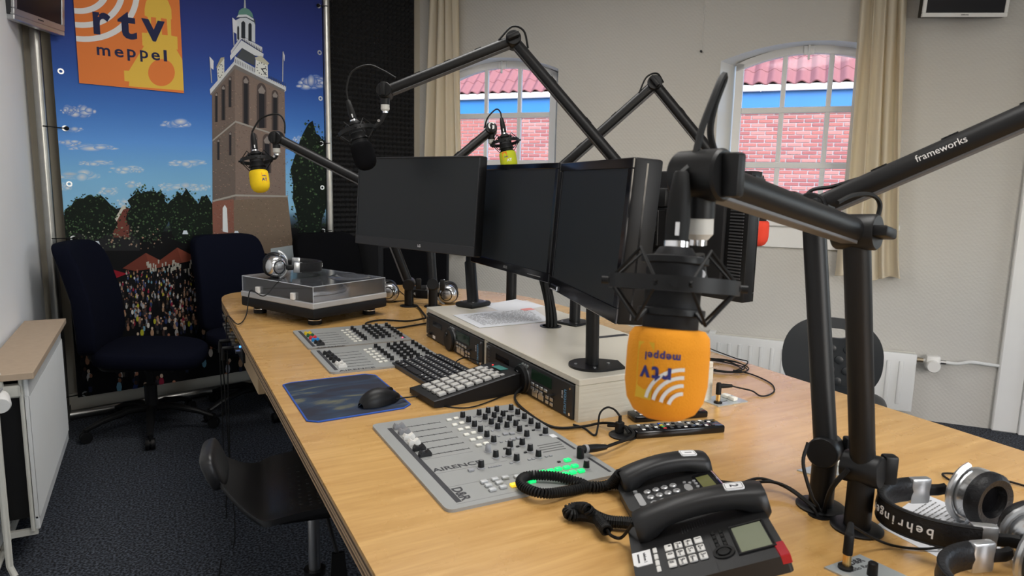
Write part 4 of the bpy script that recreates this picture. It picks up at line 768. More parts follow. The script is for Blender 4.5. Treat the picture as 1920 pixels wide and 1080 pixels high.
# ------------------------------------------------------------------ microphone stands and microphones
LIT = mat('arm_underside_lit', (.10, .10, .105), .45); COLLAR = mat('white_collar', (.62, .61, .57), .45)  # paler arm underside: reflected light painted into the channel colour
def boom(label, base, z0, pivot, elbow, end, r=.019, group=None, end_drop=None, knobs=True, txt=None, logo=False, bend=None, loop=None):
    th = thing('microphone_stand', label, 'microphone stand', T(base[0], base[1], z0), group)
    pv, el = V(pivot), V(elbow); en = V(end) if end is not None else None
    part('base_plate', MB().lathe([(.040, 0), (.040, .003), (.036, .005), (r*1.1, .005)], 28, T(base[0], base[1], z0)), ARM, th, world=True)
    part('post', MB().cyl((base[0], base[1], z0+.003), pv, r*1.06, n=24), ARM, th, world=True)
    if en is None: return th
    ax = (el-pv).cross(en-el); ax = ax.normalized() if ax.length > 1e-4 else _r0.copy()
    if ax.dot(_f) > 0: ax = -ax
    def joint(nm, p, rad, half, kn=True):
        j = part(nm, MB().lathe([(rad*.92, -half), (rad, -half+.003), (rad, half-.003), (rad*.92, half)], 28, frame(p, ax.orthogonal(), ax.cross(ax.orthogonal()))), ARM, th, world=True)
        return j
    def seg(nm, a, b):
        d = (b-a).normalized(); a2, b2 = a+d*r*.6, b-d*r*.6
        s = part(nm, MB().tube([a2, b2], r, 20), ARM, th, world=True)
        dn = V((0, 0, -1)); dn = (dn-d*dn.dot(d)); 
        if dn.length > .3:
            dn.normalize(); fm_ = frame(a2+dn*r*.86, d, ax); L0 = (b2-a2).length
            sg = -1 if (fm_.to_3x3() @ V((0, 0, 1))).dot(dn) < 0 else 1
            part('cable_channel', MB(fm_).bb(.01, L0-.01, -r*.62, r*.62, -.003*sg, .0035*sg, b=.001), LIT, s, world=True)
        up = -dn if dn.length > .3 else _f; up = up.normalized()
        for k in range(3): c = a2.lerp(b2, .25+.25*k)+up*(r+.0005); part('cable_clip', MB(frame(c, d, up.cross(d))).bb(-.012, .012, -.005, .005, -.001, .0008), BLK, s, world=True)
        return s
    joint('pivot_joint', pv, r*1.35, r*1.5); part('pivot_knob', MB(frame(pv+_r0*r*1.6, _r0, Z)).bb(0, .022, -.024, .024, -.010, .010, b=.004, seg=2), BLK, th, world=True)
    seg('lower_arm', pv, el); ua = seg('upper_arm', el, en); joint('elbow_joint', el, r*1.38, r*1.55)
    kd = -ax; part('elbow_knob', MB(frame(el+ax*r*1.5, (en-el), ax)).bb(-.022, .022, -.004, .020, -.008, .008, b=.004, seg=2), BLK, th, world=True)
    joint('end_joint', en, r*1.4, r*1.4); part('end_knob', MB(frame(en+ax*r*1.4, Z, ax)).bb(-.022, .022, -.004, .018, -.008, .008, b=.004, seg=2), BLK, th, world=True)
    dd = V((0, 0, -1)) if end_drop is None else V(end_drop).normalized(); e0 = en+dd*r*.9
    part('neck', MB().cyl(e0, e0+dd*.026, r*.82, n=20), ARM, th, world=True); part('collar', MB(aim(e0+dd*.026, e0+dd*.1)).lathe([(r*.78, 0), (r*.80, .016), (r*.55, .022)], 20), COLLAR, th, 'white collar', world=True)
    part('thread_ring', MB().cyl(e0+dd*.048, e0+dd*.054, r*.5, n=16), CHR, th, world=True)
    cable('cable', loop if loop else [el+(pv-el).normalized()*.07+_u0*.022, el+_u0*.05+(el-en).normalized()*.03, el+_u0*.045, el+(en-el).normalized()*.06+_u0*.022], .0035, RUB, th)
    if txt:
        a, b, body, sz, f1 = txt; d = (b-a).normalized(); c = a.lerp(b, f1); v = (CAM-c); v = (v-d*v.dot(d)).normalized(); y_ = v.cross(d); text(body, sz, PRINTW, ua, frame(c+v*(r+.0012), d, y_), align='LEFT', bold=.0)
    if logo:
        v = (CAM-en).normalized(); text('G', .040, PRINTW, th, frame(en+ax*(r*1.4+.0185), ax.cross(Z) if 0 else Z.cross(ax)*1, Z), bold=.0015)
    return th, e0+dd*.054
def superq(a, b, c, e1, e2, n=24, k=12, m=None, bend=None):
    def sp(x, e): return math.copysign(abs(x)**e, x)
    vs = []; fs = []
    for j in range(k+1):
        v = -math.pi/2+math.pi*j/k
        for i in range(n):
            u = 2*math.pi*i/n; p_ = V((a*sp(math.cos(v), e1)*sp(math.cos(u), e2), b*sp(math.cos(v), e1)*sp(math.sin(u), e2), c*sp(math.sin(v), e1)))
            vs.append(bend(p_) if bend else p_)
    for j in range(k):
        for i in range(n): i2 = (i+1) % n; fs.append([j*n+i, j*n+i2, (j+1)*n+i2, (j+1)*n+i])
    return MB().add(vs, fs, m)
def wrap(body, size, mt, parent, mic, R, ang, z, flip=False, bold=0, scale=1.0, spacing=1.0):
    o = text(body, size, mt, parent, M(), world=False, bold=bold, ext=.0, spacing=spacing)
    for v in o.data.vertices:
        x, y = v.co.x, v.co.y
        if flip: x, y = -x, -y
        a = ang+x/R; v.co = V((R*math.sin(a), -R*math.cos(a), z+y))
    return o
def mic(label, bottom, top_dir, foam, attach, sc=1.0, cab=None, foamr=.0385, face=None):
    zax = V(top_dir).normalized(); v = CAM-V(bottom); yv = -(v-zax*v.dot(zax)).normalized(); xv = yv.cross(zax); bt = V(bottom)
    m = M(((xv.x, yv.x, zax.x, bt.x), (xv.y, yv.y, zax.y, bt.y), (xv.z, yv.z, zax.z, bt.z), (0, 0, 0, 1))) @ M.Scale(sc, 4)   # local -y faces the camera
    th = thing('studio_microphone', label, 'microphone', m)
    fr = foamr; pr = [(1e-5, 0), (fr*.45, .002), (fr*.75, .009), (fr*.93, .021), (fr, .037), (fr*1.0, .070), (fr*.97, .084), (fr*.85, .0905), (fr*.6, .092)]
    fo = part('foam_windscreen', MB().lathe(pr, 36), foam, th, ang=70)
    part('body', MB().lathe([(.026, .086), (.0275, .092), (.0275, .150), (.024, .160), (.016, .172)], 28), BLKM, th)
    part('body_ring', MB().lathe([(.0280, .128), (.0280, .131), (.0275, .131)], 28), DKG, th)
    part('connector_ring', MB().cyl((0, 0, .172), (0, 0, .178), .0125, n=20), CHR, th); part('plug', MB().lathe([(.0115, .178), (.0120, .20), (.0105, .225), (.0075, .246), (.0060, .248)], 18), RUB, th)
    part('plug_mark', MB().bb(-.002, .002, -.0128, -.0118, .183, .196), PRINTW, th)
    R = .060; ring = part('shock_mount_ring', MB().lathe([(R, .128), (R+.004, .128), (R+.004, .142), (R, .142), (R, .128)], 36, None, False), BLK, th)
    part('upper_clamp', MB().lathe([(.0285, .155), (.033, .156), (.033, .162), (.0285, .163), (.0285, .155)], 24, None, False), BLK, th); part('lower_clamp', MB().lathe([(.0285, .104), (.033, .105), (.033, .111), (.0285, .112), (.0285, .104)], 24, None, False), BLK, th)
    for k in range(4):
        a = math.pi/4+k*math.pi/2
        for dz, nm in ((.168, 'up'), (.098, 'lo')):
            px_, py_ = .034*math.cos(a), .034*math.sin(a)
            part('elastic_cord', MB().tube([((R+.004)*math.cos(a-.55), (R+.004)*math.sin(a-.55), .135), (px_*1.35, py_*1.35, dz), ((R+.004)*math.cos(a+.55), (R+.004)*math.sin(a+.55), .135)], .0019, 6), RUB, ring)
        part('cord_hook', MB().cyl(((R+.003)*math.cos(a+.8), (R+.003)*math.sin(a+.8), .135), ((R+.011)*math.cos(a+.8), (R+.011)*math.sin(a+.8), .135), .004, n=10), BLK, ring)
        part('clamp_post', MB().tube([(.033*math.cos(a), .033*math.sin(a), .110), (.047*math.cos(a), .047*math.sin(a), .098)], .0022, 6).tube([(.047*math.cos(a), .047*math.sin(a), .168), (.033*math.cos(a), .033*math.sin(a), .158)], .0022, 6) if 0 else MB().tube([(.033*math.cos(a), .033*math.sin(a), .108), (.046*math.cos(a), .046*math.sin(a), .098)], .0022, 6), BLK, ring)
    at = m.inverted() @ V(attach); dr = V((at.x, at.y, 0)).normalized()*(R+.002)+V((0, 0, .135))
    part('mount_knuckle', MB().tube([at, at*.55+dr*.45+V((0, 0, -.006)), dr], .008/sc**0, 10), BLK, th); part('knuckle_screw', MB().cyl(at*.4+dr*.6+V((0, -.012, 0)), at*.4+dr*.6+V((0, .012, 0)), .005, n=10), CHR, th)
    if cab: cable('cable', [m @ V((0, 0, .246))]+[V(c) for c in cab], .0036*sc, RUB, th)
    return th, fo, m
ORG = mat('foam_orange', (.80, .30, .012), .9, bump=.4, bs=600); YEL = mat('foam_yellow', (.86, .58, .008), .9, bump=.4, bs=600); GRN = mat('foam_green', (.50, .55, .02), .9, bump=.4, bs=600); RED = mat('foam_red', (.75, .06, .03), .9, bump=.4, bs=600)
NAVY = mat('logo_navy', (.02, .025, .16), .7); LWHT = mat('logo_white', (.72, .70, .66), .8); LYEL = mat('logo_yellow', (.72, .42, .03), .9); LORG = mat('logo_orange', (.85, .25, .02), .9)
# front stand with the orange microphone
bC = P(1606, 990, TZ); pC = CP(1612, 890, 1.07); pC = V((bC.x, bC.y, pC.z)); eC = CP(1606, 435, 1.0); nC = CP(1316, 330, .70)
_, aC = boom('black microphone stand carrying the orange microphone', bC, TZ, pC, eC, nC, loop=[CP(1570, 380, .98), CP(1600, 366, 1.0), CP(1635, 366, 1.02), CP(1650, 385, 1.03), CP(1640, 425, 1.03)])
mC, fC, mm = mic('studio microphone with orange foam cover and upside down lettering', CP(1243, 787, .68), CP(1268, 455, .68)-CP(1243, 787, .68), ORG, aC+V((0, 0, -.01)), 1.0, [CP(1300, 300, .69), CP(1318, 235, .70), CP(1345, 165, .71), CP(1356, 142, .72), CP(1358, 150, .73), CP(1340, 200, .73), CP(1332, 250, .73), CP(1345, 300, .73)], .0405)
Rf = .0412
wrap('rtv', .022, NAVY, fC, mm, Rf, -.25, .0485, True, .0006, spacing=1.25); wrap('meppel', .0105, NAVY, fC, mm, Rf, -.12, .0655, True, .0003, spacing=1.15)
def wrap_strip(parent, m_, R, pts, w, name):
    mb = MB(); L = len(pts); vs = []
    for i, (x, y) in enumerate(pts):
        a = pts[max(0, i-1)]; b = pts[min(L-1, i+1)]; t_ = V((b[0]-a[0], b[1]-a[1])).normalized(); n_ = V((-t_.y, t_.x))*w/2
        for s in (-1, 1): u, vv = x+n_.x*s, y+n_.y*s; vs.append((R*math.sin(u/R), -R*math.cos(u/R), vv))
    return part(name, mb.add(vs, [[2*i, 2*i+1, 2*i+3, 2*i+2] for i in range(L-1)]), m_, parent)
for rr_ in (.013, .0205, .028, .0355): wrap_strip(fC, LWHT, Rf-.0003, [(.017-rr_*math.sin(math.radians(a)), .0195+rr_*math.cos(math.radians(a))) for a in range(0, 81, 8)], .0034, 'logo_arc')
wrap_strip(fC, LYEL, Rf-.0006, [(-.022, .024), (-.021, .04), (-.022, .05), (-.022, .066), (-.022, .078)], .018, 'logo_tower')
# stand behind it, reaching to the right out of view
bD = P(1538, 950, TZ); pD = CP(1548, 850, 1.15); pD = V((bD.x, bD.y, pD.z)); eD = CP(1525, 392, 1.17); nD = CP(2130, 128, .92)
boom('black microphone stand with lettered arm beside the front stand', bD, TZ, pD, eD, nD, txt=(CP(1715, 300, 1.06), CP(1800, 265, 1.03), 'frameworks', .0145, .0), loop=[CP(1500, 390, 1.17), CP(1520, 358, 1.17), CP(1560, 350, 1.16), CP(1610, 335, 1.14)])
cable('cable', [CP(1515, 830, 1.13), CP(1506, 870, 1.12), CP(1522, 930, 1.12), HOLE+V((0, .004, .01)), HOLE+V((0, .004, -.03))], .003, RUB, bpy.data.objects['microphone_stand.001']); cable('cable', [CP(1590, 880, 1.08), CP(1560, 915, 1.1), HOLE+V((.006, -.004, .01)), HOLE+V((.006, -.004, -.03))], .004, RUB, bpy.data.objects['microphone_stand'])
# tall stand over the monitors with the black microphone
pA = CP(1232, 392, 2.3); eA = CP(963, 76, 2.35); nA = CP(722, 172, 2.35)
_, aA = boom('tall black microphone stand arching over the monitors', (pA.x, pA.y), TZ, pA, eA, nA, loop=[CP(935, 75, 2.34), CP(960, 50, 2.34), CP(982, 58, 2.34), CP(990, 90, 2.34)])
mA, fA, mm = mic('studio microphone with black foam cover above the wide monitor', CP(690, 318, 2.35), CP(660, 215, 2.35)-CP(690, 318, 2.35), FOAMB, aA, 1.0, [CP(650, 165, 2.35), CP(660, 135, 2.35), CP(690, 122, 2.35), CP(718, 132, 2.35), CP(742, 146, 2.35)])
pB = CP(962, 394, 2.62); eB = CP(1228, 158, 2.5); nB = CP(1405, 375, 2.42)
_, aB = boom('black microphone stand crossing behind the arching one', (pB.x, pB.y), BXT if pB.x < BX1 and pB.y < BY1 else TZ, pB, eB, nB, txt=(CP(1288, 228, 2.48), CP(1322, 270, 2.46), 'framework', .019, .0), loop=[CP(1198, 175, 2.5), CP(1212, 145, 2.5), CP(1232, 138, 2.5), CP(1244, 155, 2.5)])
mic('studio microphone with red foam cover behind the vented monitor', CP(1418, 462, 2.42), Z, RED, aB, 1.0, [aB+V((0, .02, .12)), aB+V((0, .02, .07))])
pY = V((.974, 2.825, 0)); pY.z = CP(767, 530, 3.02).z; eY = CP(695, 348, 2.88); nY = CP(518, 258, 2.82)
_, aY = boom('black microphone stand reaching over the turntable', (.974, 2.825), TZ, pY, eY, nY)
mY, fY, mm = mic('studio microphone with yellow foam cover in front of the banner', CP(490, 361, 2.82), CP(479, 285, 2.82)-CP(490, 361, 2.82), YEL, aY, 1.0, [CP(474, 245, 2.82), CP(490, 222, 2.82), CP(520, 214, 2.83), CP(533, 228, 2.84), CP(534, 250, 2.84)])
wrap_strip(fY, LORG, .0389, [(.022, .035), (.022, .075)], .022, 'logo_patch'); wrap('AT', .018, NAVY, fY, mm, .0393, .56, .047, False, .0005); wrap('radio', .009, NAVY, fY, mm, .0393, .56, .063, False, .0002)
pG = V((1.067, 2.776, 0)); pG.z = CP(820, 535, 2.98).z; eG = CP(800, 345, 3.05); nG = CP(921, 243, 3.1)
_, aG = boom('black microphone stand with a white letter on its joint', (1.067, 2.776), TZ, pG, eG, nG, logo=True, end_drop=(.05, 0, -1))
mG, fG, mm = mic('studio microphone with lime green foam cover before the window', CP(957, 322, 3.1), CP(945, 250, 3.1)-CP(957, 322, 3.1), GRN, aG, 1.0, [CP(938, 210, 3.1), CP(930, 205, 3.1), CP(915, 220, 3.1), CP(908, 240, 3.1)])
wrap_strip(fG, LORG, .0389, [(-.014, .050), (-.014, .088)], .022, 'logo_patch'); wrap('radio', .009, NAVY, fG, mm, .0393, -.2, .064, False, .0002); wrap('AT', .018, LWHT, fG, mm, .0393, .12, .047, False, .0006)
# ------------------------------------------------------------------ small desk items
def remote_plate(label, quad, plug, btns, cab=None, lines=None, word_=None):
    q = [P(x, y, TZ) for x, y in quad]; c = sum(q, V())/4; th = thing('studio_remote_plate', label, 'control plate', T(c.x, c.y, TZ))
    part('plate', MB().add(q+[v+Z*.0025 for v in q], [[0, 1, 2, 3], [4, 5, 6, 7], [0, 1, 5, 4], [1, 2, 6, 5], [2, 3, 7, 6], [3, 0, 4, 7]]), mat('plate_metal', (.52, .56, .57), .35, .5), th, world=True, smooth=False)
    for b in btns: v = P(*b, TZ+.003); part('button', MB(frame(v, q[1]-q[0], Z.cross(q[1]-q[0]))).bb(-.010, .010, -.008, .008, 0, .009, b=.002, seg=2), btnm['white'].materials[0], th, world=True)
    if plug:
        v = P(*plug, TZ+.002); part('jack_nut', MB().lathe([(.0105, 0), (.0105, .004), (.007, .005)], 16, T(*v)), BLK, th, world=True)
    return th, q
def jackplug(label, foot, direction, cab, g=None):
    v = P(*foot, TZ+.006); th = thing('headphone_plug', label, 'plug', T(*v)); part('gold_adapter', MB().cyl(v, v+Z*.018, .0058, n=16), GOLD, th, 'gold adapter', world=True)
    part('plug_body', MB().lathe([(.0068, 0), (.0068, .026), (.005, .030)], 16, T(v.x, v.y, v.z+.018)), RUB, th, world=True); d = V(direction).normalized(); e = v+Z*.040
    part('strain_relief', MB().tube([e, e+d*.012, e+d*.034], [.0062, .006, .0042], 12), RUB, th, world=True); cable('cable', [e+d*.032]+cab, .0020, RUB, th); return th
rp, q = remote_plate('small steel control plate with two white buttons near the cable coil', ((1308, 749), (1347, 763), (1402, 754), (1364, 739)), (1346, 756), ((1361, 745), (1374, 750)))
part('lettering', MB().bb(1.235, 1.28, 1.235, 1.2375, TZ+.0025, TZ+.0028).bb(1.30, 1.31, 1.26, 1.265, TZ+.0025, TZ+.0028), PRINTD, rp, world=True)
jackplug('angled black headphone plug in the plate near the coil', (1346, 752), P(1368, 728, TZ+.04)-P(1346, 728, TZ+.04), [P(1385, 727, TZ+.03), P(1410, 733, TZ+.01), P(1425, 742, TZ+.003), P(1440, 741, TZ+.003), P(1452, 732, TZ+.003), P(1444, 718, TZ+.003), P(1410, 702, TZ+.003), P(1375, 694, TZ+.003)])
rp, q = remote_plate('small steel control plate behind the tall stand feet', ((1494, 883), (1546, 898), (1592, 888), (1560, 866)), None, ((1573, 872), (1583, 886)))
rp, q = remote_plate('steel studio remote plate with black knob beside the papers', ((1545, 1066), (1640, 1112), (1705, 1085), (1612, 1042)), (1585, 1066), ())
text('Studio Remote', .010, PRINTD, rp, frame(P(1618, 1063, TZ+.0027), q[2]-q[3] if 0 else P(1640, 1058, TZ)-P(1600, 1070, TZ), Z.cross(P(1640, 1058, TZ)-P(1600, 1070, TZ)))); text('D&R', .014, PRINTD, rp, frame(P(1605, 1053, TZ+.0027), P(1640, 1058, TZ)-P(1600, 1070, TZ), Z.cross(P(1640, 1058, TZ)-P(1600, 1070, TZ))), bold=.0004)
v = P(1635, 1078, TZ+.0025); part('knob', MB().lathe([(.0072, 0), (.0065, .018), (.005, .0195), (1e-5, .0195)], 18, T(*v)), BLK, rp, world=True)
jackplug('black headphone plug standing in the studio remote plate', (1587, 1060), V((.030, .020, .010)), [P(1640, 1010, TZ+.02), P(1680, 1024, TZ+.005), P(1735, 1029, TZ+.004), P(1790, 1022, TZ+.012)])
# coil of thin headphone cable on the desk
cw = thing('cable_coil', 'thin black cable coiled on the desk beside the window', 'cable', T(*P(1355, 690, TZ)))
c0 = P(1350, 688, TZ+.003); pts = []
for i in range(60): a = i*.5; rr_ = .062+.012*math.sin(i*.7); pts.append(c0+V((rr_*1.15*math.cos(a)*.9, rr_*math.sin(a)*1.2, .002+.004*abs(math.sin(i*.37)))))
part('loops', MB().tube(bez(pts, 3), .0018, 5), RUB, cw, world=True); cable('loose_end', [pts[-1], P(1390, 690, TZ+.004), P(1402, 678, TZ+.006), P(1380, 672, TZ+.004), P(1335, 655, TZ+.004), P(1322, 648, TZ+.003)], .0018, RUB, cw)
# two remote controls
def remote(label, c, ang, L0, W0_, h, z=TZ):
    th = thing('remote_control', label, 'remote control', T(c[0], c[1], z) @ rz(ang)); part('case', MB().bb(-L0/2, L0/2, -W0_/2, W0_/2, 0, h, b=.004, seg=2), GLOSS, th)
    cols = [WPL, WPL, DKG, mat('remote_red', (.6, .03, .03), .5), mat('remote_green', (.03, .4, .1), .5), mat('remote_yellow', (.7, .5, .03), .5), mat('remote_blue', (.03, .1, .5), .5)]
    for i in range(11):
        for j in range(4):
            mt = cols[2] if (i+j) % 3 else cols[0]
            if i == 3: mt = cols[3+j]
            if i in (5, 6) and j in (1, 2): continue
            part('button', MB().bb(-.0038, .0038, -.0032, .0032, 0, .0016, T(-L0*.40+i*L0*.078, -W0_*.31+j*W0_*.205, h), b=.001), mt, th)
    part('dial', MB().lathe([(.010, 0), (.010, .0015), (1e-5, .002)], 16, T(-L0*.40+5.5*L0*.078, 0, h)), DKG, th); return th
a, b = P(1190, 800, TZ+.02), P(1345, 793, TZ+.015); remote('long black remote control lying in front of another', ((a.x+b.x)/2, (a.y+b.y)/2), math.degrees(math.atan2(b.y-a.y, b.x-a.x)), .215, .048, .017)
a2, b2 = P(1180, 776, TZ+.02), P(1327, 769, TZ+.015); remote('black remote control lying behind the long one', ((a2.x+b2.x)/2+.006, (a2.y+b2.y)/2+.012), math.degrees(math.atan2(b2.y-a2.y, b2.x-a2.x)), .19, .046, .016)
# grommet puck with power plug, jack adapter plugged into the console
pk = thing('cable_puck', 'round black desk cable outlet with a plug in it', 'cable outlet', T(*P(1168, 817, TZ))); v = P(1168, 817, TZ)
part('puck', MB().lathe([(.031, 0), (.031, .003), (.027, .0055), (1e-5, .0055)], 26, T(*v)), BLK, pk, world=True); u = P(1162, 800, TZ+.012)
part('plug', MB().bb(-.009, .009, -.007, .007, .005, .030, T(v.x-.004, v.y+.008, TZ), b=.002), RUB, pk, world=True); part('strain_relief', MB().cyl((v.x-.004, v.y+.008, TZ+.03), (v.x-.004, v.y+.008, TZ+.044), .0045, .0035, n=10), RUB, pk, world=True)
cable('cable', [(v.x-.004, v.y+.008, TZ+.042), P(1152, 768, TZ+.05), P(1138, 764, TZ+.05), P(1125, 775, TZ+.04), P(1121, 800, TZ+.01), P(1115, 816, TZ+.003), P(1096, 803, TZ+.003), P(1075, 796, TZ+.003)], .0024, RUB, pk)
jp = thing('jack_adapter', 'thick black cable with angled adapter plugged into the console', 'cable', T(*P(1088, 858, TZ+.006))); s = P(1088, 858, TZ+.007)
part('angle_plug', MB().lathe([(.0075, 0), (.0075, .020), (.006, .023)], 16, T(*s)), BLK, jp, world=True); e = s+Z*.017; w = P(1136, 838, TZ+.016); part('sleeve', MB().tube([e, e.lerp(w, .15), e.lerp(w, .6), w], [.006, .0085, .008, .0055], 14), BLK, jp, world=True); part('sleeve_label', MB().tube([e.lerp(w, .14), e.lerp(w, .24)], .0089, 14), GRY, jp, world=True)
cable('cable', [w, P(1158, 830, TZ+.014), P(1180, 822, TZ+.010), P(1188, 812, TZ+.012), P(1172, 800, TZ+.018), P(1140, 798, TZ+.008)], .0038, RUB, jp)
# printed papers under the headphones
sheet('paper_sheet', 'printed pages lying under the headphones by the stand foot', ((1644, 985), (1730, 925), (1935, 1010), (1790, 1062)), TZ, 16)
cable('power_cable', [P(800, 596, TZ+.03), P(790, 583, TZ+.01), P(784, 576, TZ+.008), P(776, 572, TZ+.01)], .0045, RUB, tt)
sc_ = one('splitter_cable', MB().tube(bez([(1.02, 2.62, TZ+.004), (1.05, 2.6, TZ+.02), (1.10, 2.55, TZ+.012), (1.13, 2.46, TZ+.004)], 8), .003, 6), mat('cream_cable', (.6, .55, .4), .5), 'thin cream cable running behind the cream box', 'cable', loc=(1.02, 2.62, TZ))
# ------------------------------------------------------------------ chairs
def star_base(th, r, n, ph, hub_z, m, wheels=True, legm=None):
    for k in range(n):
        a = math.radians(ph+360*k/n); d = V((math.cos(a), math.sin(a), 0)); s = V((-d.y, d.x, 0))
        lg_ = part('leg', MB().tube([d*.02+Z*hub_z, d*r*.35+Z*(hub_z+.004), d*r*.75+Z*(hub_z-.025), d*r+Z*(hub_z-.055)], [.024, .022, .018, .014], 10, sq=.8), m, th)
        if wheels:
            c = d*r+Z*.028; w = part('caster', MB(frame(c, d, Z)).lathe([(.026, -.021), (.028, -.017), (.028, -.004), (.020, -.003), (.020, .003), (.028, .004), (.028, .017), (.026, .021)], 18, M(((1, 0, 0, 0), (0, 1, 0, 0), (0, 0, 1, 0), (0, 0, 0, 1)))), BLK, lg_)
            part('caster_hood', MB(frame(c, d, Z)).lathe([(.030, -.010), (.030, .010)], 14, None, True) if 0 else MB().cyl(c+Z*.01, c+Z*(hub_z-.055-.02), .011, n=10), m, lg_)
def office_chair(label, x, y, face, ph, seat_z=.445, fab=NAVYFAB):
    th = thing('office_chair', label, 'chair', T(x, y, 0) @ rz(face)); star_base(th, .30, 5, ph-face, .118, BLK)
    part('gas_column', MB().cyl((0, 0, .10), (0, 0, .24), .030, n=18), BLK, th); part('lift_tube', MB().cyl((0, 0, .23), (0, 0, .36), .016, n=14), BLKM, th); part('mechanism', MB().bb(-.10, .08, -.06, .06, .345, .385, b=.01, seg=2), BLK, th)
    part('height_lever', MB().tube([(.03, -.05, .365), (.04, -.20, .36)], .005, 8), BLK, th)
    part('seat', superq(.245, .235, .042, .35, .55, 36, 12, T(.02, 0, seat_z-.038), lambda p_: V((p_.x, p_.y, p_.z-.030*max(0, (p_.x/.245))**2.2*1.0+.012*max(0, -p_.x/.245)))), fab, th, ang=60)
    part('seat_pan', superq(.215, .205, .016, .3, .5, 28, 6, T(.015, 0, seat_z-.075)), BLK, th)
    part('back_support', MB().tube(bez([(-.05, 0, .365), (-.20, 0, .355), (-.265, 0, .39), (-.270, 0, .50), (-.305, 0, .66)], 6), .016, 10, sq=2.2 if 0 else 1.0), BLK, th)
    def bend(p_): s = (p_.z+.27)/.54; return V((p_.x-.05*s*s-.040*s+.028*math.sin(s*math.pi)*1.0-.05*(p_.y/.22)**2*-1*.5, p_.y*(1-.06*s), p_.z))
    part('backrest', superq(.048, .22, .27, .30, .3, 36, 18, T(-.235, 0, .70), bend), fab, th, ang=60)
    part('backrest_shell', superq(.016, .19, .235, .3, .4, 24, 12, T(-.272, 0, .70), bend), BLK, th, ang=60); return th
office_chair('dark blue office chair turned sideways beside the white radiator', -.06, 3.84, -16, -92)
office_chair('dark blue office chair with upright back between banner and desk end', .475, 3.98, -66, -80)
office_chair('dark blue office chair behind the turntable against the foam wall', 1.00, 3.98, -75, -60, .46, BLKFAB)
# shell stool in front of the desk
SHELL = mat('black_moulded_shell', (.010, .010, .011), .38, bump=.15, bs=300)
def swivel(label, m4, back=True, seat_z=.56): 
    th = thing('work_stool', label, 'stool', m4); star_base(th, .28, 5, 20, .10, BLK)
    part('gas_cover', MB().cyl((0, 0, .09), (0, 0, seat_z-.22), .025, n=18), CHR, th); part('cover_ring', MB().cyl((0, 0, seat_z-.22), (0, 0, seat_z-.205), .027, n=18), BLK, th); part('lift_tube', MB().cyl((0, 0, seat_z-.21), (0, 0, seat_z-.04), .0145, n=16), STEEL, th)
    part('lever', MB().tube([(.03, -.05, seat_z-.05), (.05, -.085, seat_z-.13)], .005, 8), BLK, th); part('lever_paddle', MB().prism([(-.014, 0), (.016, 0), (.024, -.085), (.022, -.10), (-.020, -.10)], -.005, .005, T(.05, -.085, seat_z-.125) @ rx(90)), RUB, th); return th
st = swivel('black perforated shell stool pulled up to the desk edge', T(.315, 1.64, 0) @ rz(-8), seat_z=.525)
def shell(u, v, dz=0):                 # u across (y), v from back lip to front
    y = (u-.5)*2; x = -.215+.45*v; w = .185*(1 if v < .85 else 1-.45*((v-.85)/.15)**2); k = max(0, (.24-v)/.24)
    w *= 1-.62*k**.9
    z = .520+.105*k**1.6+.020*math.sin(min(1, max(0, (v-.2)/.8))*math.pi)+.030*abs(y)**2.4*(1-k)-.05*max(0, (v-.82)/.18)**2
    return (x, y*w, z+dz)
sm = MB().grid(lambda u, v: shell(u, v), 20, 30); n_ = len(sm.v); g_ = list(sm.f); sm.v += [v-V((0, 0, .014)) for v in sm.v[:n_]]; sm.f += [[i+n_ for i in f_][::-1] for f_ in g_]
ed = [i for i in range(21)]; W_ = 21
def rim(seq):
    for a, b in zip(seq, seq[1:]): sm.f.append([a, b, b+n_, a+n_])
rim([i for i in range(21)]); rim([30*W_+i for i in range(21)]); rim([j*W_ for j in range(31)]); rim([j*W_+20 for j in range(31)])
part('shell', sm, SHELL, st, ang=60); part('back_lip', superq(.019, .082, .046, .5, .5, 24, 10, T(-.220, 0, .625) @ ry(-22)), SHELL, st, ang=60)
dm0 = MB().lathe([(.0032, .0), (.0032, .0008), (1e-5, .0008)], 8).mesh('perforation', mat('perforation_black', (.03, .03, .032), .7))
for i in range(11):
    for j in range(11):
        p_ = shell(.18+.064*i, .36+.047*j); put('perforation', dm0, st, None, None, T(*p_))
part('seat_mount', MB().bb(-.09, .09, -.07, .07, .480, .512, b=.008), BLK, st)
# round backed stool beyond the desk
PU = mat('black_polyurethane', (.016, .019, .022), .42, bump=.1, bs=200)
rs = swivel('black stool with oval studded backrest beyond the desk', T(2.38, 1.76, 0) @ rz(38), seat_z=.47); part('seat', superq(.20, .21, .03, .4, .7, 32, 8, T(-.03, 0, .455)), PU, rs, ang=60)
part('back_bar', MB().tube(bez([(0, 0, .42), (.20, 0, .42), (.235, 0, .46), (.22, 0, .55)], 6), .012, 10), BLK, rs)
def ov(a, s=1): return (.195*s*math.copysign(abs(math.cos(a))**.8, math.cos(a)), .17*s*math.copysign(abs(math.sin(a))**.85, math.sin(a)))
N_ = 48; outer = [ov(2*math.pi*i/N_) for i in range(N_)]; hole = [(.052*math.copysign(abs(math.cos(2*math.pi*i/N_))**.45, math.cos(2*math.pi*i/N_)), .105+.021*math.copysign(abs(math.sin(2*math.pi*i/N_))**.6, math.sin(2*math.pi*i/N_))) for i in range(N_)]
ring_ = [(.068*math.copysign(abs(math.cos(2*math.pi*i/N_))**.45, math.cos(2*math.pi*i/N_)), .105+.036*math.copysign(abs(math.sin(2*math.pi*i/N_))**.6, math.sin(2*math.pi*i/N_))) for i in range(N_)]
bm_ = frame((.19, 0, .590), (0, 1, 0), (.10, 0, 1)); mb = MB(bm_)     # local z = +x towards sitter's back side
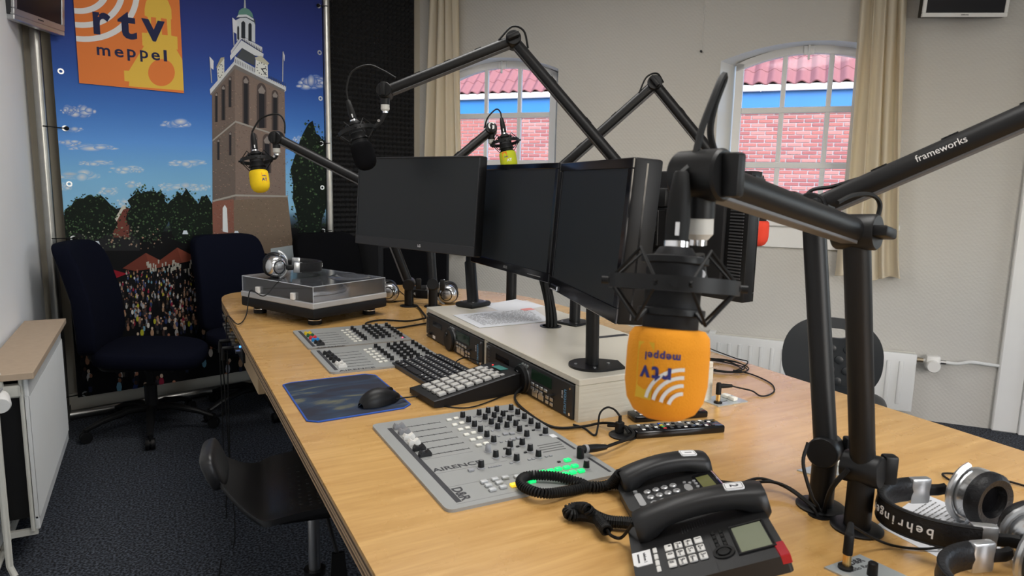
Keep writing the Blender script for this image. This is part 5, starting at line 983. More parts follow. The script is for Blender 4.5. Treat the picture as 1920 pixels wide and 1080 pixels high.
def cup(p_, z): return (p_[0], p_[1], z+.55*p_[0]**2*-1)
fr_ = [cup(o, .012) for o in outer]+[cup(h, .02) for h in hole]; bk_ = [cup(o, -.012) for o in outer]+[cup(h, -.02) for h in hole]
K = len(fr_); fs = []
for i in range(N_): j = (i+1) % N_; fs += [[i, j, N_+j, N_+i], [K+i, K+N_+i, K+N_+j, K+j], [i, K+i, K+j, j], [N_+i, N_+j, K+N_+j, K+N_+i]]
part('backrest', mb.add(fr_+bk_, fs), PU, rs, ang=50)
for r_, cnt in enumerate((3, 2, 3, 2)):
    for k in range(cnt): xx = (k-(cnt-1)/2)*.06; yy = .04-r_*.045; part('stud', MB(bm_).lathe([(.017, 0), (.016, .006), (.011, .008), (1e-5, .0082)], 16, T(*cup((xx, yy), -.017)) @ rx(180)), PU, rs)
# ------------------------------------------------------------------ radiators
RADW = mat('radiator_white', (.74, .75, .74), .4, var=.02); RADO = mat('radiator_offwhite', (.62, .61, .55), .45, var=.03)
rl = thing('radiator', 'white panel radiator with a brown shelf board on the left wall', 'radiator', T(-.45, 3.1, .38)); ry0, ry1 = 2.60, 3.49
fp = MB(); nrib = 60; vs = []; fs = []
for i in range(nrib*2+1):
    y = ry0+(ry1-ry0)*i/(nrib*2); x = -.388+(.0035 if i % 2 else 0)
    vs += [(x, y, .165), (x, y, .58)]
fp.add(vs, [[2*i, 2*i+2, 2*i+3, 2*i+1] for i in range(nrib*2)]); fp.bb(-.402, -.388, ry0, ry1, .12, .17, b=.004).bb(-.402, -.388, ry0, ry1, .575, .64, b=.004).bb(-.400, -.389, ry0, ry1, .16, .58)
part('front_panel', fp, RADW, rl, world=True, smooth=False); part('rear_panel', MB().bb(-.492, -.478, ry0, ry1, .12, .64, b=.004), RADO, rl, world=True); part('side_frame', MB().bb(-.412, -.402, ry0-.012, ry0+.01, .12, .645, b=.003), RADO, rl, world=True)
part('convector_fins', MB().bb(-.475, -.406, ry0+.04, ry1-.02, .15, .60), BLK, rl, world=True)
part('top_elbow', MB().bb(-.49, -.405, ry0-.03, ry0+.01, .585, .625, b=.006), RADO, rl, world=True); part('bottom_bracket', MB().bb(-.49, -.395, ry0+.0, ry0+.015, .105, .125), RADO, rl, world=True)
vb = V((-.46, ry0-.03, .600)); vk = part('valve_knob', MB(aim(vb, vb+V((.02, -.10, -.02)))).lathe([(.018, 0), (.018, .015), (.027, .02), (.028, .070), (.024, .078), (1e-5, .078)], 24), WPL, rl, world=True); part('valve_display', MB().bb(-.475, -.445, ry0-.075, ry0-.05, .624, .629), GRY, vk, world=True); part('valve_nut', MB().cyl(vb+V((0, .02, 0)), vb+V((0, -.004, 0)), .016, n=6), STEEL, rl, world=True)
part('supply_pipe', MB().tube(bez([(-.46, 2.57, .66), (-.475, 2.555, .70), (-.50, 2.54, .80), (-.50, 2.54, 1.3), (-.50, 2.54, 2.2), (-.50, 2.54, 2.75)], 5), .009, 10), STEEL, rl, world=True); part('supply_elbow', MB().tube([(-.46, 2.585, .60), (-.46, 2.57, .66), (-.475, 2.555, .70)], .013, 10), RADO, rl, world=True)
part('return_pipe', MB().tube([(-.47, 2.56, .59), (-.468, 2.54, .40), (-.465, 2.52, .05), (-.45, 2.50, .02)], .010, 10), RADO, rl, world=True); part('floor_pipe', MB().tube([(-.505, 1.6, .035), (-.505, 3.7, .035)], .010, 10), RADO, rl, world=True)
sb = one('shelf_board', MB().bb(-.515, -.365, 2.56, 3.50, .645, .667, b=.0015), mat('brown_mdf', (.46, .35, .25), .75, var=.08, vs=40), 'brown fibreboard plank lying on the left radiator', 'board', loc=(-.44, 3.03, .645))
# radiator below the windows
rw = thing('radiator', 'low ribbed panel radiator below the windows', 'radiator', T(*WP(-.9, -.08, .2))); RM = frame(WP(0, 0, 0), DV, NV); s0, s1 = -2.35, .565; zt, zb = .395, .06
part('panel', MB(RM).bb(s0, s1, -.085, -.062, zb, zt, b=.006, seg=2), RADW, rw, world=True); part('rear_panel', MB(RM).bb(s0, s1, -.03, -.018, zb, zt, b=.004), RADO, rw, world=True); part('top_grille', MB(RM).bb(s0+.01, s1-.01, -.06, -.032, zt-.02, zt-.004), RADO, rw, world=True)
pitch = .062; nr = int((s1-s0-.06)/pitch)
for k in range(nr): x = s0+.05+k*pitch; part('rib', MB(RM).bb(x-.011, x+.011, -.092, -.084, zb+.04, zt-.045, b=.006, seg=2), RADW, rw, world=True)
for x in (-1.5, -.55): part('wall_clip', MB(RM).bb(x-.02, x+.02, -.06, -.0, zt-.03, zt+.012, b=.003), RADW, rw, world=True)
v0 = (s1, -.05, zt-.035); part('valve_nut', MB(RM).cyl((s1, -.05, zt-.035), (s1+.035, -.05, zt-.035), .013, n=8), mat('bronze_nut', (.3, .25, .18), .4, .8), rw, world=True); vk = part('valve_body', MB(RM).cyl((s1+.035, -.05, zt-.035), (s1+.12, -.05, zt-.035), .010, n=10).bb(s1+.045, s1+.115, -.085, -.03, zt-.075, zt-.0, b=.01, seg=2), WPL, rw, world=True)
part('valve_knob', MB(RM).lathe([(.034, 0), (.034, .02), (.030, .026), (1e-5, .026)], 24, T(s1+.08, -.085, zt-.055) @ rx(90)), WPL, rw, world=True); part('valve_nut', MB(RM).cyl((s1+.115, -.05, zt-.035), (s1+.145, -.05, zt-.035), .013, n=8), STEEL, rw, world=True)
part('pipe', MB(RM).tube(bez([(s1+.14, -.05, zt-.035), (s1+.2, -.05, zt-.035), (s1+.26, -.045, zt-.02), (s1+.33, -.03, zt-.025), (.965, -.02, zt-.03)], 6), .0095, 10), RADW, rw, world=True)
# ------------------------------------------------------------------ curtains
CUR = mat('cream_curtain', (.86, .81, .68), .85, bump=.1, bs=500); t, p, L = nodes(CUR); tl = t.nodes.new('ShaderNodeBsdfTranslucent'); tl.inputs[0].default_value = (.85, .70, .42, 1); mxs = t.nodes.new('ShaderNodeMixShader'); mxs.inputs[0].default_value = .38
L(p.outputs[0], mxs.inputs[1]); L(tl.outputs[0], mxs.inputs[2]); L(mxs.outputs[0], t.nodes['Material Output'].inputs[0])
def curtain(label, top, bot, z0, z1, folds, ph_, off=-.075):
    th = thing('curtain', label, 'curtain', T(*WP((bot[0]+bot[1])/2, off, z0)))
    def fn(u, v):
        a = top[0]+(top[1]-top[0])*u; b = bot[0]+(bot[1]-bot[0])*u; tt_ = v**.8; s = b+(a-b)*tt_; z = z0+(z1-z0)*v+.012*math.sin(u*9)*(1-v)
        am = (.030+.012*math.sin(u*5+ph_))*(1-.25*v); w = math.sin(2*math.pi*folds*(u+.035*math.sin(6*u+ph_+1.2*v))+ph_); return WP(s+.008*math.sin(u*23+v*3), off+am*math.copysign(abs(w)**.8, w), z)
    def th2(u, v): return fn(u, v)+NV*.002
    mb = MB().grid(fn, 70, 26); n = len(mb.v); g = list(mb.f); mb.v += [v+NV*.0022 for v in mb.v]; mb.f += [[i+n for i in f_][::-1] for f_ in g]
    part('cloth', mb, CUR, th, world=True, ang=80)
    part('hem', MB().tube([fn(i/70, .0) for i in range(71)], .004, 6), CUR, th, world=True); part('curtain_rail', MB().cyl(WP(min(top[0], bot[0])-.05, off, z1+.012), WP(max(top[1], bot[1])+.3 if top[0] > -1.5 else top[1]+.5, off, z1+.012), .012, n=12), ALU, th, world=True)
    for k in range(7): c = fn(k/6, 1); part('curtain_ring', MB().tube([c+V((0, 0, -.004)), c+V((0, 0, .020))], .004, 6), ALU, th, world=True)
    return th
def sW(px, py, off): return WX(px, py, off)[0]
curtain('cream curtain gathered beside the window at the foam wall', (sW(806, 0, -.08), sW(856, 0, -.08)), (sW(783, 300, -.08), sW(872, 300, -.08)), .82, 2.62, 4.2, .6)
curtain('cream curtain gathered beside the window near the door', (sW(1612, 0, -.08), sW(1692, 0, -.08)), (sW(1566, 515, -.08), sW(1692, 515, -.08)), WX(1630, 520, -.08)[1], 2.62, 4.6, 2.1)
# ------------------------------------------------------------------ wall mounted televisions
def tv(label, m, w, h, bm, brand, bezw, arm_to):
    th = thing('wall_television', label, 'television', m); part('housing', MB().bb(-w/2, w/2, 0, h, -.05, 0, b=.006, seg=2), DKG if bm is not WPL else BLK, th); fr = MB()
    for a in ((-w/2, w/2, 0, bezw*1.25), (-w/2, w/2, h-bezw, h), (-w/2, -w/2+bezw, bezw*1.25, h-bezw), (w/2-bezw, w/2, bezw*1.25, h-bezw)): fr.bb(*a, -.012, .006, b=.002)
    part('bezel', fr, bm, th); part('screen', MB().bb(-w/2+bezw, w/2-bezw, bezw*1.25, h-bezw, 0, .002), mat('tv_screen', (.008, .008, .011), .25), th); (text(brand, bezw*.5, PRINTD, th, T(0, bezw*.62, .0065), world=False, bold=.0002) if brand else part('badge', MB().bb(-.02, .02, bezw*.5, bezw*.75, .005, .0068), DKG, th))
    iv = m.inverted(); part('wall_bracket', MB().tube([(0, h*.5, -.05), iv @ V(arm_to)], .016, 10), ARM, th); part('bracket_plate', MB().bb(-.06, .06, h*.5-.06, h*.5+.06, -.058, -.05), ARM, th); return th
a_, b_ = CP(24, 30, 3.0), CP(119, 56, 3.35); za = (a_.z+b_.z)/2; mm = frame(((a_.x+b_.x)/2, (a_.y+b_.y)/2, za), (b_.x-a_.x, b_.y-a_.y, 0), Z) @ rx(4)
t1 = tv('silver framed television mounted high beside the banner', mm, (b_-a_).length, .30, SILV, None, .022, (LX+.005, (a_.y+b_.y)/2+.06, za+.15)); part('speaker_bar', MB().bb(-(b_-a_).length/2, (b_-a_).length/2, -.022, .0, -.04, .006, b=.003), SILV, t1)
sl_, zl_ = WX(1728, 32, -.22); sr_, zr_ = WX(1890, 9, -.10); pl_, pr_ = WP(sl_, -.22, zl_), WP(sr_, -.10, zl_); mm = frame((pl_+pr_)/2, pr_-pl_, Z) @ rx(5)
tv('white framed television mounted high near the door', mm, (pr_-pl_).length, .31, WPL, 'SAMSUNG', .016, WP((sl_+sr_)/2+.06, -.004, zl_+.16))
# push pin holding a thread on the wall
s_, z_ = WX(1315, 97, 0); pin = thing('push_pin', 'small black push pin holding a thread on the wall', 'pin', T(*WP(s_, 0, z_))); part('pin_head', MB(aim(WP(s_, 0, z_), WP(s_, -1, z_))).lathe([(.006, 0), (.004, .004), (.004, .012), (.007, .015), (.007, .018)], 12), BLK, pin, world=True); part('thread', MB().tube([WP(s_, -.004, z_), WP(s_+.01, -.003, 2.75)], .0012, 5), WPL, pin, world=True)
# ------------------------------------------------------------------ acoustic foam and speaker
FW = frame(BP(0, .1, 0), BD, Z)        # x along wall, y up, z towards the room
fo = MB(); a0, a1, h0, h1, pt = 1.36, 2.21, .0, 2.72, .0335; nx = int((a1-a0)/pt); ny = int((h1-h0)/pt); vs = []; w_ = nx*2+1
for j in range(ny*2+1):
    for i in range(nx*2+1): vs.append((a0+i*pt/2, h0+j*pt/2, .050 if (i % 2 and j % 2) else (.030 if (i % 2 or j % 2) else .016)))
fo.add(vs, [[j*w_+i, j*w_+i+1, (j+1)*w_+i+1, (j+1)*w_+i] for j in range(ny*2) for i in range(nx*2)]); fo.bb(a0, a1, h0, h1, .0, .016)
fo.v = [FW @ v for v in fo.v]; one('acoustic_foam', fo, mat('foam_charcoal', (.012, .012, .013), .85), 'black pyramid acoustic foam covering the corner wall', 'acoustic foam', loc=tuple(BP(1.8, .1, 0)), ang=20)
sk_ = P(760, 545, .75); spk = thing('speaker_cabinet', 'black felt covered cabinet standing in the foam corner', 'speaker', frame(BP(1.92, -.28, 0), BD, Z.cross(BD)))
part('cabinet', MB().bb(-.30, .24, -.15, .15, 0, .93, b=.01), mat('speckled_felt', (.012, .013, .015), .95, var=.5, vs=300), spk); part('front_grille', MB().bb(-.27, .21, -.158, -.15, .05, .88, b=.003), BLKFAB, spk)
# ------------------------------------------------------------------ banner on a pipe frame
bn = thing('banner_stand', 'printed banner of a church tower laced to a steel pipe frame', 'banner', T(*BP(.75, 0, 0))); BM2 = frame(BP(0, 0, 0), BD, Z)
GALV = mat('galvanised_pipe', (.5, .49, .46), .32, 1., var=.15, vs=20)
for a in (-.018, 1.507): part('upright_pipe', MB(BM2).cyl((a, .0, 0), (a, 2.47, 0), .024, n=20), GALV, bn, world=True)
for z in (.030, 2.445): part('cross_pipe', MB(BM2).cyl((-.018, z, 0), (1.507, z, 0), .024, n=20), GALV, bn, world=True)
for a in (-.018, 1.507):
    for z in (.05, 2.43): part('pipe_coupling', MB(BM2).cyl((a, z-.035, 0), (a, z+.035, 0), .029, n=20), GALV, bn, world=True); part('coupling_screw', MB(BM2).cyl((a, z, .028), (a, z, .036), .006, n=10), STEEL, bn, world=True)
CX0, CX1, CY0, CY1 = .045, 1.480, .118, 2.405
part('cloth', MB(BM2).bb(CX0, CX1, CY0, CY1, -.002, 0), mat('banner_back', (.02, .02, .03), .6), bn, world=True)
for k in range(9):
    z = .132+.2775*k
    for a, e in ((.078, -.018), (1.458, 1.507)):
        g = part('grommet', MB(BM2).lathe([(.0075, .001), (.0075, .004), (.014, .004), (.014, .001)], 18, T(a, z, 0), False), ALU, bn, world=True)
        if k in (0, 3, 5, 8): part('bungee_tie', MB(BM2).tube([(a, z, .004), (a+(e-a)*.5, z+.002, .012), (e, z+.004, .027)], .003, 6), RUB, g, world=True); part('bungee_ball', MB(BM2).sphere((a+(.006 if a < 1 else -.006), z, .012), .011, 12, 8), RUB, g, world=True)
PM = bpy.data.materials.new('banner_print'); PM.use_nodes = True; t, p, L = nodes(PM); at = t.nodes.new('ShaderNodeVertexColor'); at.layer_name = 'Col'; L(at.outputs[0], p.inputs['Base Color']); p.inputs['Roughness'].default_value = .6; p.inputs['Specular IOR Level'].default_value = .15
class Print:
    def __init__(s): s.v = []; s.f = []; s.c = []; s.lay = 0
    def poly(s, pts, col, cols=None, raw=False):
        n = len(s.v); s.lay += 1
        for i, q in enumerate(pts):
            a, z = q if raw else BX(*q); a = min(CX1, max(CX0, a)); z = min(CY1, max(CY0, z)); s.v.append(BM2 @ V((a, z, .0006+s.lay*1.2e-6))); s.c.append(lin(cols[i] if cols else col))
        s.f.append([n+i for i in range(len(pts))]); return s
    def ell(s, x, y, rx_, ry_, col, edge=None, n=14, rot=0):
        n0 = len(s.v); s.lay += 1; 
        def pt(px, py, c): a, z = BX(px, py); a = min(CX1, max(CX0, a)); z = min(CY1, max(CY0, z)); s.v.append(BM2 @ V((a, z, .0006+s.lay*1.2e-6))); s.c.append(lin(c))
        pt(x, y, col)
        for i in range(n): a = 2*math.pi*i/n; pt(x+rx_*math.cos(a), y+ry_*math.sin(a), edge or col)
        for i in range(n): s.f.append([n0, n0+1+i, n0+1+(i+1) % n])
    def build(s, name):
        iv = rootm(bn).inverted(); me = bpy.data.meshes.new(name); me.from_pydata([tuple(iv @ v) for v in s.v], [], s.f); ca = me.color_attributes.new('Col', 'FLOAT_COLOR', 'POINT')
        for i, c in enumerate(s.c): ca.data[i].color = (*c, 1)
        me.materials.append(PM); return put(name, me, bn)
GAIN = 1.45
def lin(c): return tuple(min(.85, v*GAIN) for v in srgb(*c))
def skycol(y):
    st_ = [(-60, (34, 44, 100)), (0, (38, 50, 112)), (60, (42, 60, 126)), (130, (45, 78, 148)), (200, (60, 106, 176)), (270, (88, 140, 204)), (330, (112, 164, 220)), (400, (125, 172, 220)), (430, (30, 36, 36)), (800, (8, 8, 10))]
    for (y0_, c0_), (y1_, c1_) in zip(st_, st_[1:]):
        if y <= y1_: f_ = (y-y0_)/(y1_-y0_); return tuple(a+(b-a)*f_ for a, b in zip(c0_, c1_))
    return st_[-1][1]
random.seed(5); pr = Print(); NZ = 44
for j in range(NZ):
    za, zb_ = CY0+(CY1-CY0)*j/NZ, CY0+(CY1-CY0)*(j+1)/NZ; ya, yb_ = 330+(1.29-za)*372, 330+(1.29-zb_)*372
    pr.poly([(CX0, za), (CX1, za), (CX1, zb_), (CX0, zb_)], None, [skycol(ya), skycol(ya), skycol(yb_), skycol(yb_)], True)
def cloud(x, y, w, h, n=24):
    for _ in range(n):
        u = random.uniform(-1, 1); yy = y+random.uniform(-.4, .5)*h; b = random.randint(175, 215); pr.ell(x+u*w, yy, w*random.uniform(.25, .6)*(1.1-.6*abs(u)), h*random.uniform(.35, .75)*(1.15-.8*abs(u)), (b, b+4, b+10), skycol(yy))
for c in ((155, 208, 24, 14), (128, 206, 14, 10), (330, 232, 26, 10), (585, 155, 26, 16), (140, 243, 15, 6), (175, 276, 40, 8), (130, 268, 20, 8), (236, 318, 30, 9), (150, 328, 40, 12), (350, 305, 32, 9), (205, 358, 18, 10), (250, 345, 16, 8), (312, 350, 15, 9), (345, 350, 30, 9), (375, 352, 18, 8), (120, 350, 14, 9), (560, 260, 10, 8), (235, 380, 15, 10), (180, 305, 30, 6)): cloud(*c)
pr.build('printed_sky')
pr = Print(); pr.lay = 600
def blob(x, y, w, h, col, n=26, j=.16): pr.poly([(x+w*math.cos(2*math.pi*i/n)*(1+random.uniform(-j, j)), y+h*math.sin(2*math.pi*i/n)*(1+random.uniform(-j, j))) for i in range(n)], col)
def leaves(x, y, w, h, cnt, cols):
    for _ in range(cnt):
        a = random.uniform(0, 6.283); r = math.sqrt(random.random())*1.13; px_, py_ = x+w*r*math.cos(a), y+h*r*math.sin(a); s = random.uniform(1.0, 2.4); c = random.choice(cols)
        pr.poly([(px_-s, py_+random.uniform(-1, 1)), (px_+random.uniform(-1, 1), py_-s*.9), (px_+s, py_+random.uniform(-1, 1)), (px_, py_+s*.9)], c)
G1 = [(20, 34, 22), (34, 52, 32), (50, 72, 46), (14, 22, 16), (66, 86, 58), (16, 26, 20)]
pr.poly([(100, 440), (620, 425), (620, 780), (100, 790)], (9, 9, 11)); pr.poly([(125, 405), (215, 392), (235, 387), (262, 398), (262, 470), (125, 470)], (30, 30, 32))
pr.poly([(213, 420), (230, 392), (242, 390), (242, 445), (213, 445)], (96, 52, 44)); pr.poly([(212, 416), (228, 388), (236, 384), (236, 391), (231, 393), (216, 420)], (176, 172, 160))
for x, y, w, h, k in ((172, 408, 48, 40, 330), (130, 420, 14, 26, 60), (278, 400, 40, 48, 330), (345, 405, 34, 46, 230), (385, 412, 22, 42, 120), (582, 345, 34, 108, 420), (600, 300, 14, 40, 80)): blob(x, y, w, h, (14, 22, 16)); leaves(x, y, w, h, k, G1)
leaves(190, 440, 60, 22, 90, [(70, 88, 62), (16, 20, 16), (120, 124, 104)]); leaves(260, 445, 50, 20, 60, [(120, 116, 104), (60, 66, 54), (150, 120, 100)])
for x, y in ((182, 456), (347, 436), (443, 437)): pr.poly([(x-3, y-4), (x+3, y-4), (x+5.5, y+3), (x-5.5, y+3)], (186, 194, 206))
pr.build('printed_trees')
# church tower
pr = Print(); pr.lay = 1900; tw = lambda x, y: (380+x/4.5, y/4.5)
def tp(pts, col): pr.poly([tw(*q) for q in pts], col)
tp([(78, 800), (268, 570), (275, 1080), (80, 1200)], (98, 86, 80)); tp([(268, 570), (690, 770), (700, 1700), (275, 1700)], (112, 98, 90)); tp([(80, 1100), (275, 1020), (275, 1700), (82, 1700)], (94, 84, 78))
tp([(80, 1700), (715, 1660), (755, 2030), (745, 2190), (90, 2030)], (106, 92, 78)); tp([(80, 1700), (260, 1680), (262, 1960), (85, 1990)], (118, 78, 66))
random.seed(9)
for _ in range(1700):
    x, y = random.uniform(85, 720), random.uniform(620, 2080); lim = 800-(x-78)*1.2 if x < 268 else 570+(x-268)*.48
    if y < lim+30 or x > 690+max(0, (y-900)*.045): continue
    b = random.uniform(.72, 1.28); c = random.choice([(104, 90, 84), (120, 100, 88), (92, 82, 76), (132, 112, 98), (110, 84, 74)]); w = random.uniform(4, 12); tp([(x, y), (x+w, y+w*.35), (x+w, y+w*.35+3.5), (x, y+3.5)], tuple(min(170, v*b) for v in c))
for x, y, w, h, sk2 in ((362, 640, 28, 420, .4), (495, 700, 40, 380, .45), (608, 760, 28, 340, .45), (228, 645, 14, 260, -1), (172, 715, 18, 300, -1), (113, 780, 13, 250, -1), (430, 1120, 30, 330, .3), (540, 1130, 36, 330, .3), (230, 1110, 12, 200, -.5), (130, 1170, 12, 180, -.5)):
    tp([(x-w, y+h)]+[(x-w*math.cos(math.pi*i/8), y+w*1.4-w*1.4*math.sin(math.pi*i/8)+sk2*w*(-math.cos(math.pi*i/8))*.5) for i in range(9)]+[(x+w, y+h)], (70, 62, 60)); tp([(x-w*.55, y+h), (x-w*.55, y+w*2.2), (x+w*.6, y+w*2.4), (x+w*.6, y+h)], (34, 34, 38)); tp([(x-w*.75, y+w*1.5), (x, y+w*.5), (x+w*.8, y+w*1.7), (x+w*.5, y+w*2.3), (x-w*.5, y+w*2.2)], (122, 116, 112))
tp([(80, 1180), (275, 1018), (700, 1160), (700, 1172), (275, 1034), (80, 1195)], (140, 136, 130)); tp([(80, 1690), (275, 1640), (715, 1650), (715, 1664), (275, 1656), (80, 1705)], (142, 138, 130))
tp([(58, 755), (262, 520), (270, 475), (440, 575), (440, 610), (700, 730), (700, 765), (690, 775), (268, 565), (64, 800)], (178, 182, 186)); tp([(62, 795), (268, 545), (690, 760), (685, 778), (268, 580), (70, 806)], (104, 100, 98))
for k in range(30): f_ = k/29; x, y = 272+f_*420, 498+f_*205; tp([(x, y), (x+4, y+2), (x+4, y+36), (x, y+34)], (60, 62, 66))
tp([(228, 470), (325, 340), (512, 455), (508, 480), (440, 470), (330, 405), (232, 510)], (186, 190, 194)); tp([(285, 480), (330, 408), (440, 470), (436, 555), (290, 488)], (66, 70, 74)); tp([(235, 430), (325, 300), (500, 400), (500, 440), (325, 330), (238, 455)], (176, 180, 186))
for k in range(12): f_ = k/11; x, y = 335+f_*155, 322+f_*95; tp([(x, y), (x+5, y+3), (x+5, y+30), (x, y+27)], (52, 54, 58))
tp([(280, 170), (360, 130), (440, 180), (440, 360), (325, 300), (285, 350)], (178, 184, 190))
for x, y, w, h in ((340, 180, 17, 140), (397, 195, 14, 150), (297, 220, 8, 110)): tp([(x-w, y+h), (x-w, y+12), (x, y-4), (x+w, y+14), (x+w, y+h+8)], (36, 40, 46))
tp([(275, 160), (300, 118), (365, 118), (440, 165), (445, 225), (432, 190), (365, 150), (290, 152)], (56, 66, 74)); tp([(282, 150), (300, 125), (368, 122), (428, 160), (428, 176), (366, 142), (290, 146)], (188, 194, 198)); tp([(295, 126), (305, 90), (330, 72), (355, 66), (390, 82), (415, 112), (425, 150), (366, 124)], (86, 126, 116)); tp([(345, 70), (348, 0), (355, -60), (358, 0), (363, 68)], (150, 156, 160))
tp([(445, 500), (545, 552), (548, 655), (440, 625)], (196, 198, 194)); tp([(438, 485), (490, 470), (558, 535), (545, 552), (445, 505)], (168, 166, 150)); tp([(118, 580), (170, 490), (180, 495), (180, 640), (125, 690)], (186, 188, 182)); tp([(112, 570), (150, 488), (182, 482), (175, 500), (120, 575)], (150, 146, 128))
for k in range(12):
    a = k*math.pi/6; x, y = 495+40*math.cos(a), 580+48*math.sin(a)+20*math.cos(a)*.5; tp([(x-4, y-6), (x+4, y-4), (x+4, y+6), (x-4, y+4)], (60, 62, 70)); x, y = 148+20*math.cos(a), 600+52*math.sin(a)-18*math.cos(a); tp([(x-3, y-5), (x+3, y-5), (x+3, y+5), (x-3, y+5)], (60, 62, 70))
tp([(490, 572), (538, 632), (532, 638), (488, 580)], (30, 32, 40)); tp([(492, 580), (532, 572), (534, 582), (494, 590)], (30, 32, 40))
for x0_, y0_, x1_, y1_, fx, fy in ((58, 480, 74, 700, 90, 560), (250, 150, 262, 385, 290, 260), (676, 435, 672, 690, 690, 490)): tp([(x0_-4, y0_), (x0_+4, y0_), (x1_+4, y1_), (x1_-4, y1_)], (150, 154, 160)); tp([(x0_, y0_), (fx, y0_+35), (fx-2, fy+30), (x0_+6, fy+10)], (190, 192, 198))
pr.poly([(417, 390), (421, 384), (425, 391), (427, 436), (417, 434)], (196, 200, 204)); pr.poly([(507, 466), (552, 459), (552, 492), (507, 488)], (150, 158, 160)); pr.build('printed_tower')
# parasols and the crowd
pr = Print(); pr.lay = 4200
pr.poly([(229, 503), (273, 474), (306, 491), (302, 501), (253, 508)], (92, 44, 34)); pr.poly([(273, 474), (306, 491), (302, 501), (280, 504)], (104, 52, 40)); pr.poly([(296, 490), (332, 464), (363, 480), (362, 488), (305, 500)], (98, 48, 36)); pr.poly([(332, 464), (363, 480), (362, 488), (340, 492)], (110, 56, 42)); pr.poly([(186, 498), (238, 513), (202, 527)], (136, 24, 36)); pr.poly([(186, 498), (238, 513), (215, 520)], (120, 20, 32))
random.seed(21)
CC = [(20, 20, 24), (12, 12, 16), (40, 38, 44), (24, 22, 26), (150, 148, 146), (120, 122, 130), (60, 70, 110), (28, 28, 34), (14, 14, 18), (120, 30, 50), (150, 120, 96), (90, 130, 150), (180, 176, 170), (60, 44, 40), (16, 16, 20), (130, 96, 76), (150, 150, 40), (36, 50, 90)]
def person(x, y, s):
    c = random.choice(CC); pr.ell(x, y, 2.3*s, 4.6*s, c, None, 8); pr.ell(x+random.uniform(-.6, .6)*s, y-5.6*s, 1.5*s, 1.9*s, random.choice([(150, 104, 82), (120, 84, 66), (60, 44, 36), (170, 150, 130)]), None, 7)
    if random.random() < .5: pr.poly([(x-1.8*s, y+4*s), (x+1.8*s, y+4*s), (x+1.4*s, y+9*s), (x-1.4*s, y+9*s)], random.choice([(30, 34, 52), (20, 20, 24), (70, 66, 60)]))
for j in range(24):
    y = 508+j*4.6; s = .55+.028*j
    for _ in range(13): x = random.uniform(205+max(0, 30-j*2), 372); person(x, y+random.uniform(-3, 3), s)
for _ in range(70): person(random.uniform(478, 556), random.uniform(487, 508), .55)
for j in range(9):
    for _ in range(9): person(random.uniform(150, 540), 625+j*13+random.uniform(-5, 5), 1.5+.09*j)
for _ in range(40): x, y = random.uniform(270, 365), random.uniform(486, 506); pr.poly([(x, y), (x+3, y), (x+2.4, y+7), (x+.4, y+7)], (150, 148, 138))
pr.build('printed_crowd')
# logo square
pr = Print(); pr.lay = 6200; ORGC, YELC, WHC = (200, 112, 56), (212, 166, 68), (205, 208, 212)
pr.poly([(.153, 1.748), (.649, 1.748), (.649, 2.262), (.153, 2.262)], ORGC, None, True)
lp = lambda x, y: (130+x/6.173, y/6.173)
def clipz(pts): return [(a, min(2.262, z)) for a, z in pts]
AC, ZC = .215, 2.19
def ringband(r0, r1):
    n = 40; o = []; i_ = []
    for k in range(n+1):
        a = math.radians(-130+190*k/n); o.append((AC+r1*math.cos(a), ZC+r1*math.sin(a))); i_.append((AC+r0*math.cos(a), ZC+r0*math.sin(a)))
    for k in range(n):
        q = [o[k], o[k+1], i_[k+1], i_[k]]
        if all(.153 <= a <= .649 and z <= 2.262 for a, z in q): pr.poly(q, WHC, None, True)
        elif any(a > .153 for a, z in q) and all(z <= 2.262 for a, z in q): pr.poly([(max(.153, a), z) for a, z in q], WHC, None, True)
pts3 = [BX(*lp(85, 450)), BX(*lp(400, 425)), BX(*lp(640, 275)), BX(*lp(768, 20))]
def circ(p1, p2, p3):
    ax_, ay_ = p1; bx_, by_ = p2; cx_, cy_ = p3; d = 2*(ax_*(by_-cy_)+bx_*(cy_-ay_)+cx_*(ay_-by_)); ux_ = ((ax_*ax_+ay_*ay_)*(by_-cy_)+(bx_*bx_+by_*by_)*(cy_-ay_)+(cx_*cx_+cy_*cy_)*(ay_-by_))/d; uy_ = ((ax_*ax_+ay_*ay_)*(cx_-bx_)+(bx_*bx_+by_*by_)*(ax_-cx_)+(cx_*cx_+cy_*cy_)*(bx_-ax_))/d; return ux_, uy_
AC, ZC = circ(pts3[0], pts3[2], pts3[3]); RO = math.hypot(pts3[2][0]-AC, pts3[2][1]-ZC)
pr.poly([BX(*q) for q in [lp(*c) for c in ((685, 1000), (690, 945), (635, 940), (628, 818), (685, 822), (860, 535), (842, 528), (835, 380), (900, 385), (905, 205), (885, 190), (868, 185), (866, 110), (880, 30), (905, -20), (960, -70), (1020, -90), (1090, -60), (1140, 20), (1175, 110), (1180, 225), (1170, 228), (1175, 415), (1245, 428), (1250, 578), (1232, 572), (1302, 690), (1320, 1050))]], YELC, None, True)
for q in (((940, 200), (998, 206), (1006, 380), (945, 372)), ((1055, 212), (1122, 222), (1135, 412), (1068, 404))): pr.poly([lp(*c) for c in q], ORGC)
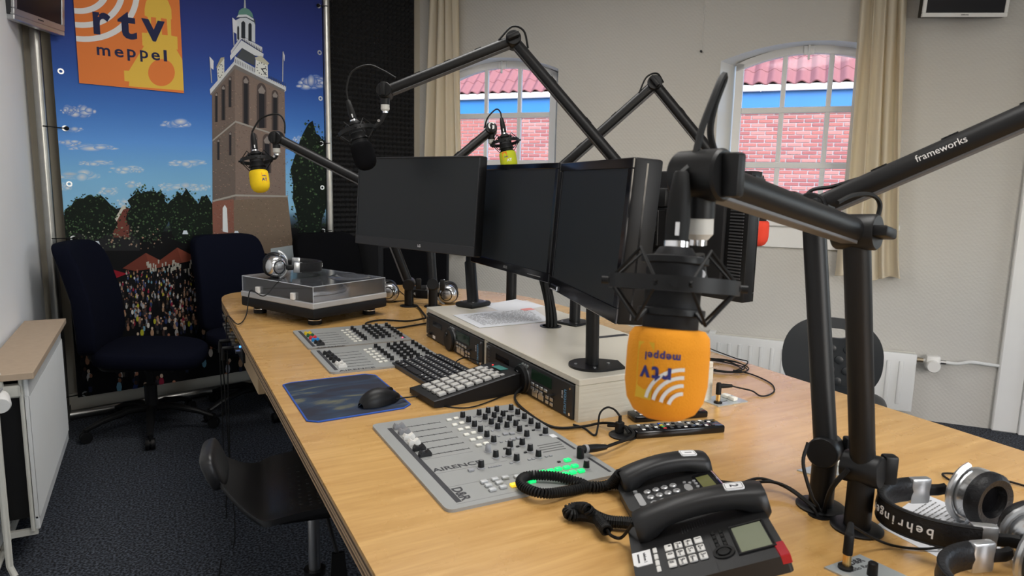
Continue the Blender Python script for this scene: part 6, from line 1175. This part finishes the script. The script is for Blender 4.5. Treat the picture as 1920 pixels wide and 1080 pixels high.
pr.ell(*lp(1062, 842), 25, 25.4, ORGC, None, 36)
for k in range(4): ringband(RO-.0115*1.15-.0665*k, RO+.0115*1.15-.0665*k)
pr.build('printed_logo')
INK = mat('banner_ink_navy', (.030, .040, .150), .6)
def btext(body, l, r, mid, hgt, bold, sq=1.0):   # between two pixels, fitted to width; vertical centre by pixel
    (a0_, _), (a1_, _) = BX(l, mid), BX(r, mid); z_ = BX((l+r)/2, mid)[1]; o = text(body, hgt, INK, bn, BM2 @ T((a0_+a1_)/2, z_, .0125), bold=bold, ext=.0003); xs = [(iv2 @ v.co) for v in o.data.vertices] if 0 else None
    R_ = BM2.inverted() @ MW[bn]; co = [R_ @ v.co for v in o.data.vertices]; x0_, x1_ = min(c.x for c in co), max(c.x for c in co); y0_, y1_ = min(c.y for c in co), max(c.y for c in co); Ri = R_.inverted()
    for v, c in zip(o.data.vertices, co): v.co = Ri @ V((a0_+(c.x-x0_)*(a1_-a0_)/(x1_-x0_), z_+(c.y-(y0_+y1_)/2), .0095))
    return o
for ch, l, r, mid, hh_ in (('r', 174, 207, 45, .215), ('t', 220, 255, 48, .215), ('v', 265, 309, 58, .215)): btext(ch, l, r, mid, hh_, .006)
for ch, l, r, mid in (('m', 181, 206, 97), ('e', 214, 231, 100), ('p', 238, 254, 104), ('p', 262, 277, 106), ('e', 283, 299, 106), ('l', 306, 312, 105)): btext(ch, l, r, mid, .082, .0015)

for _c in FILL_LAMPS:  # out-of-view lamp bodies added to go with the ceiling fill lights
    th = thing('added_ceiling_lamp', 'added unseen white ceiling lamp above the '+('turntable end of the desk' if _c[1] > 1.5 else 'telephone end of the desk'), 'ceiling lamp', T(_c[0], _c[1], 2.66))
    part('lamp_housing', MB().bb(-.62, .62, -.32, .32, .01, .09, b=.01), WPL, th); part('lamp_rim', MB().bb(-.62, .62, -.32, -.29, -.01, .01).bb(-.62, .62, .29, .32, -.01, .01).bb(-.62, -.59, -.29, .29, -.01, .01).bb(.59, .62, -.29, .29, -.01, .01), WPL, th)
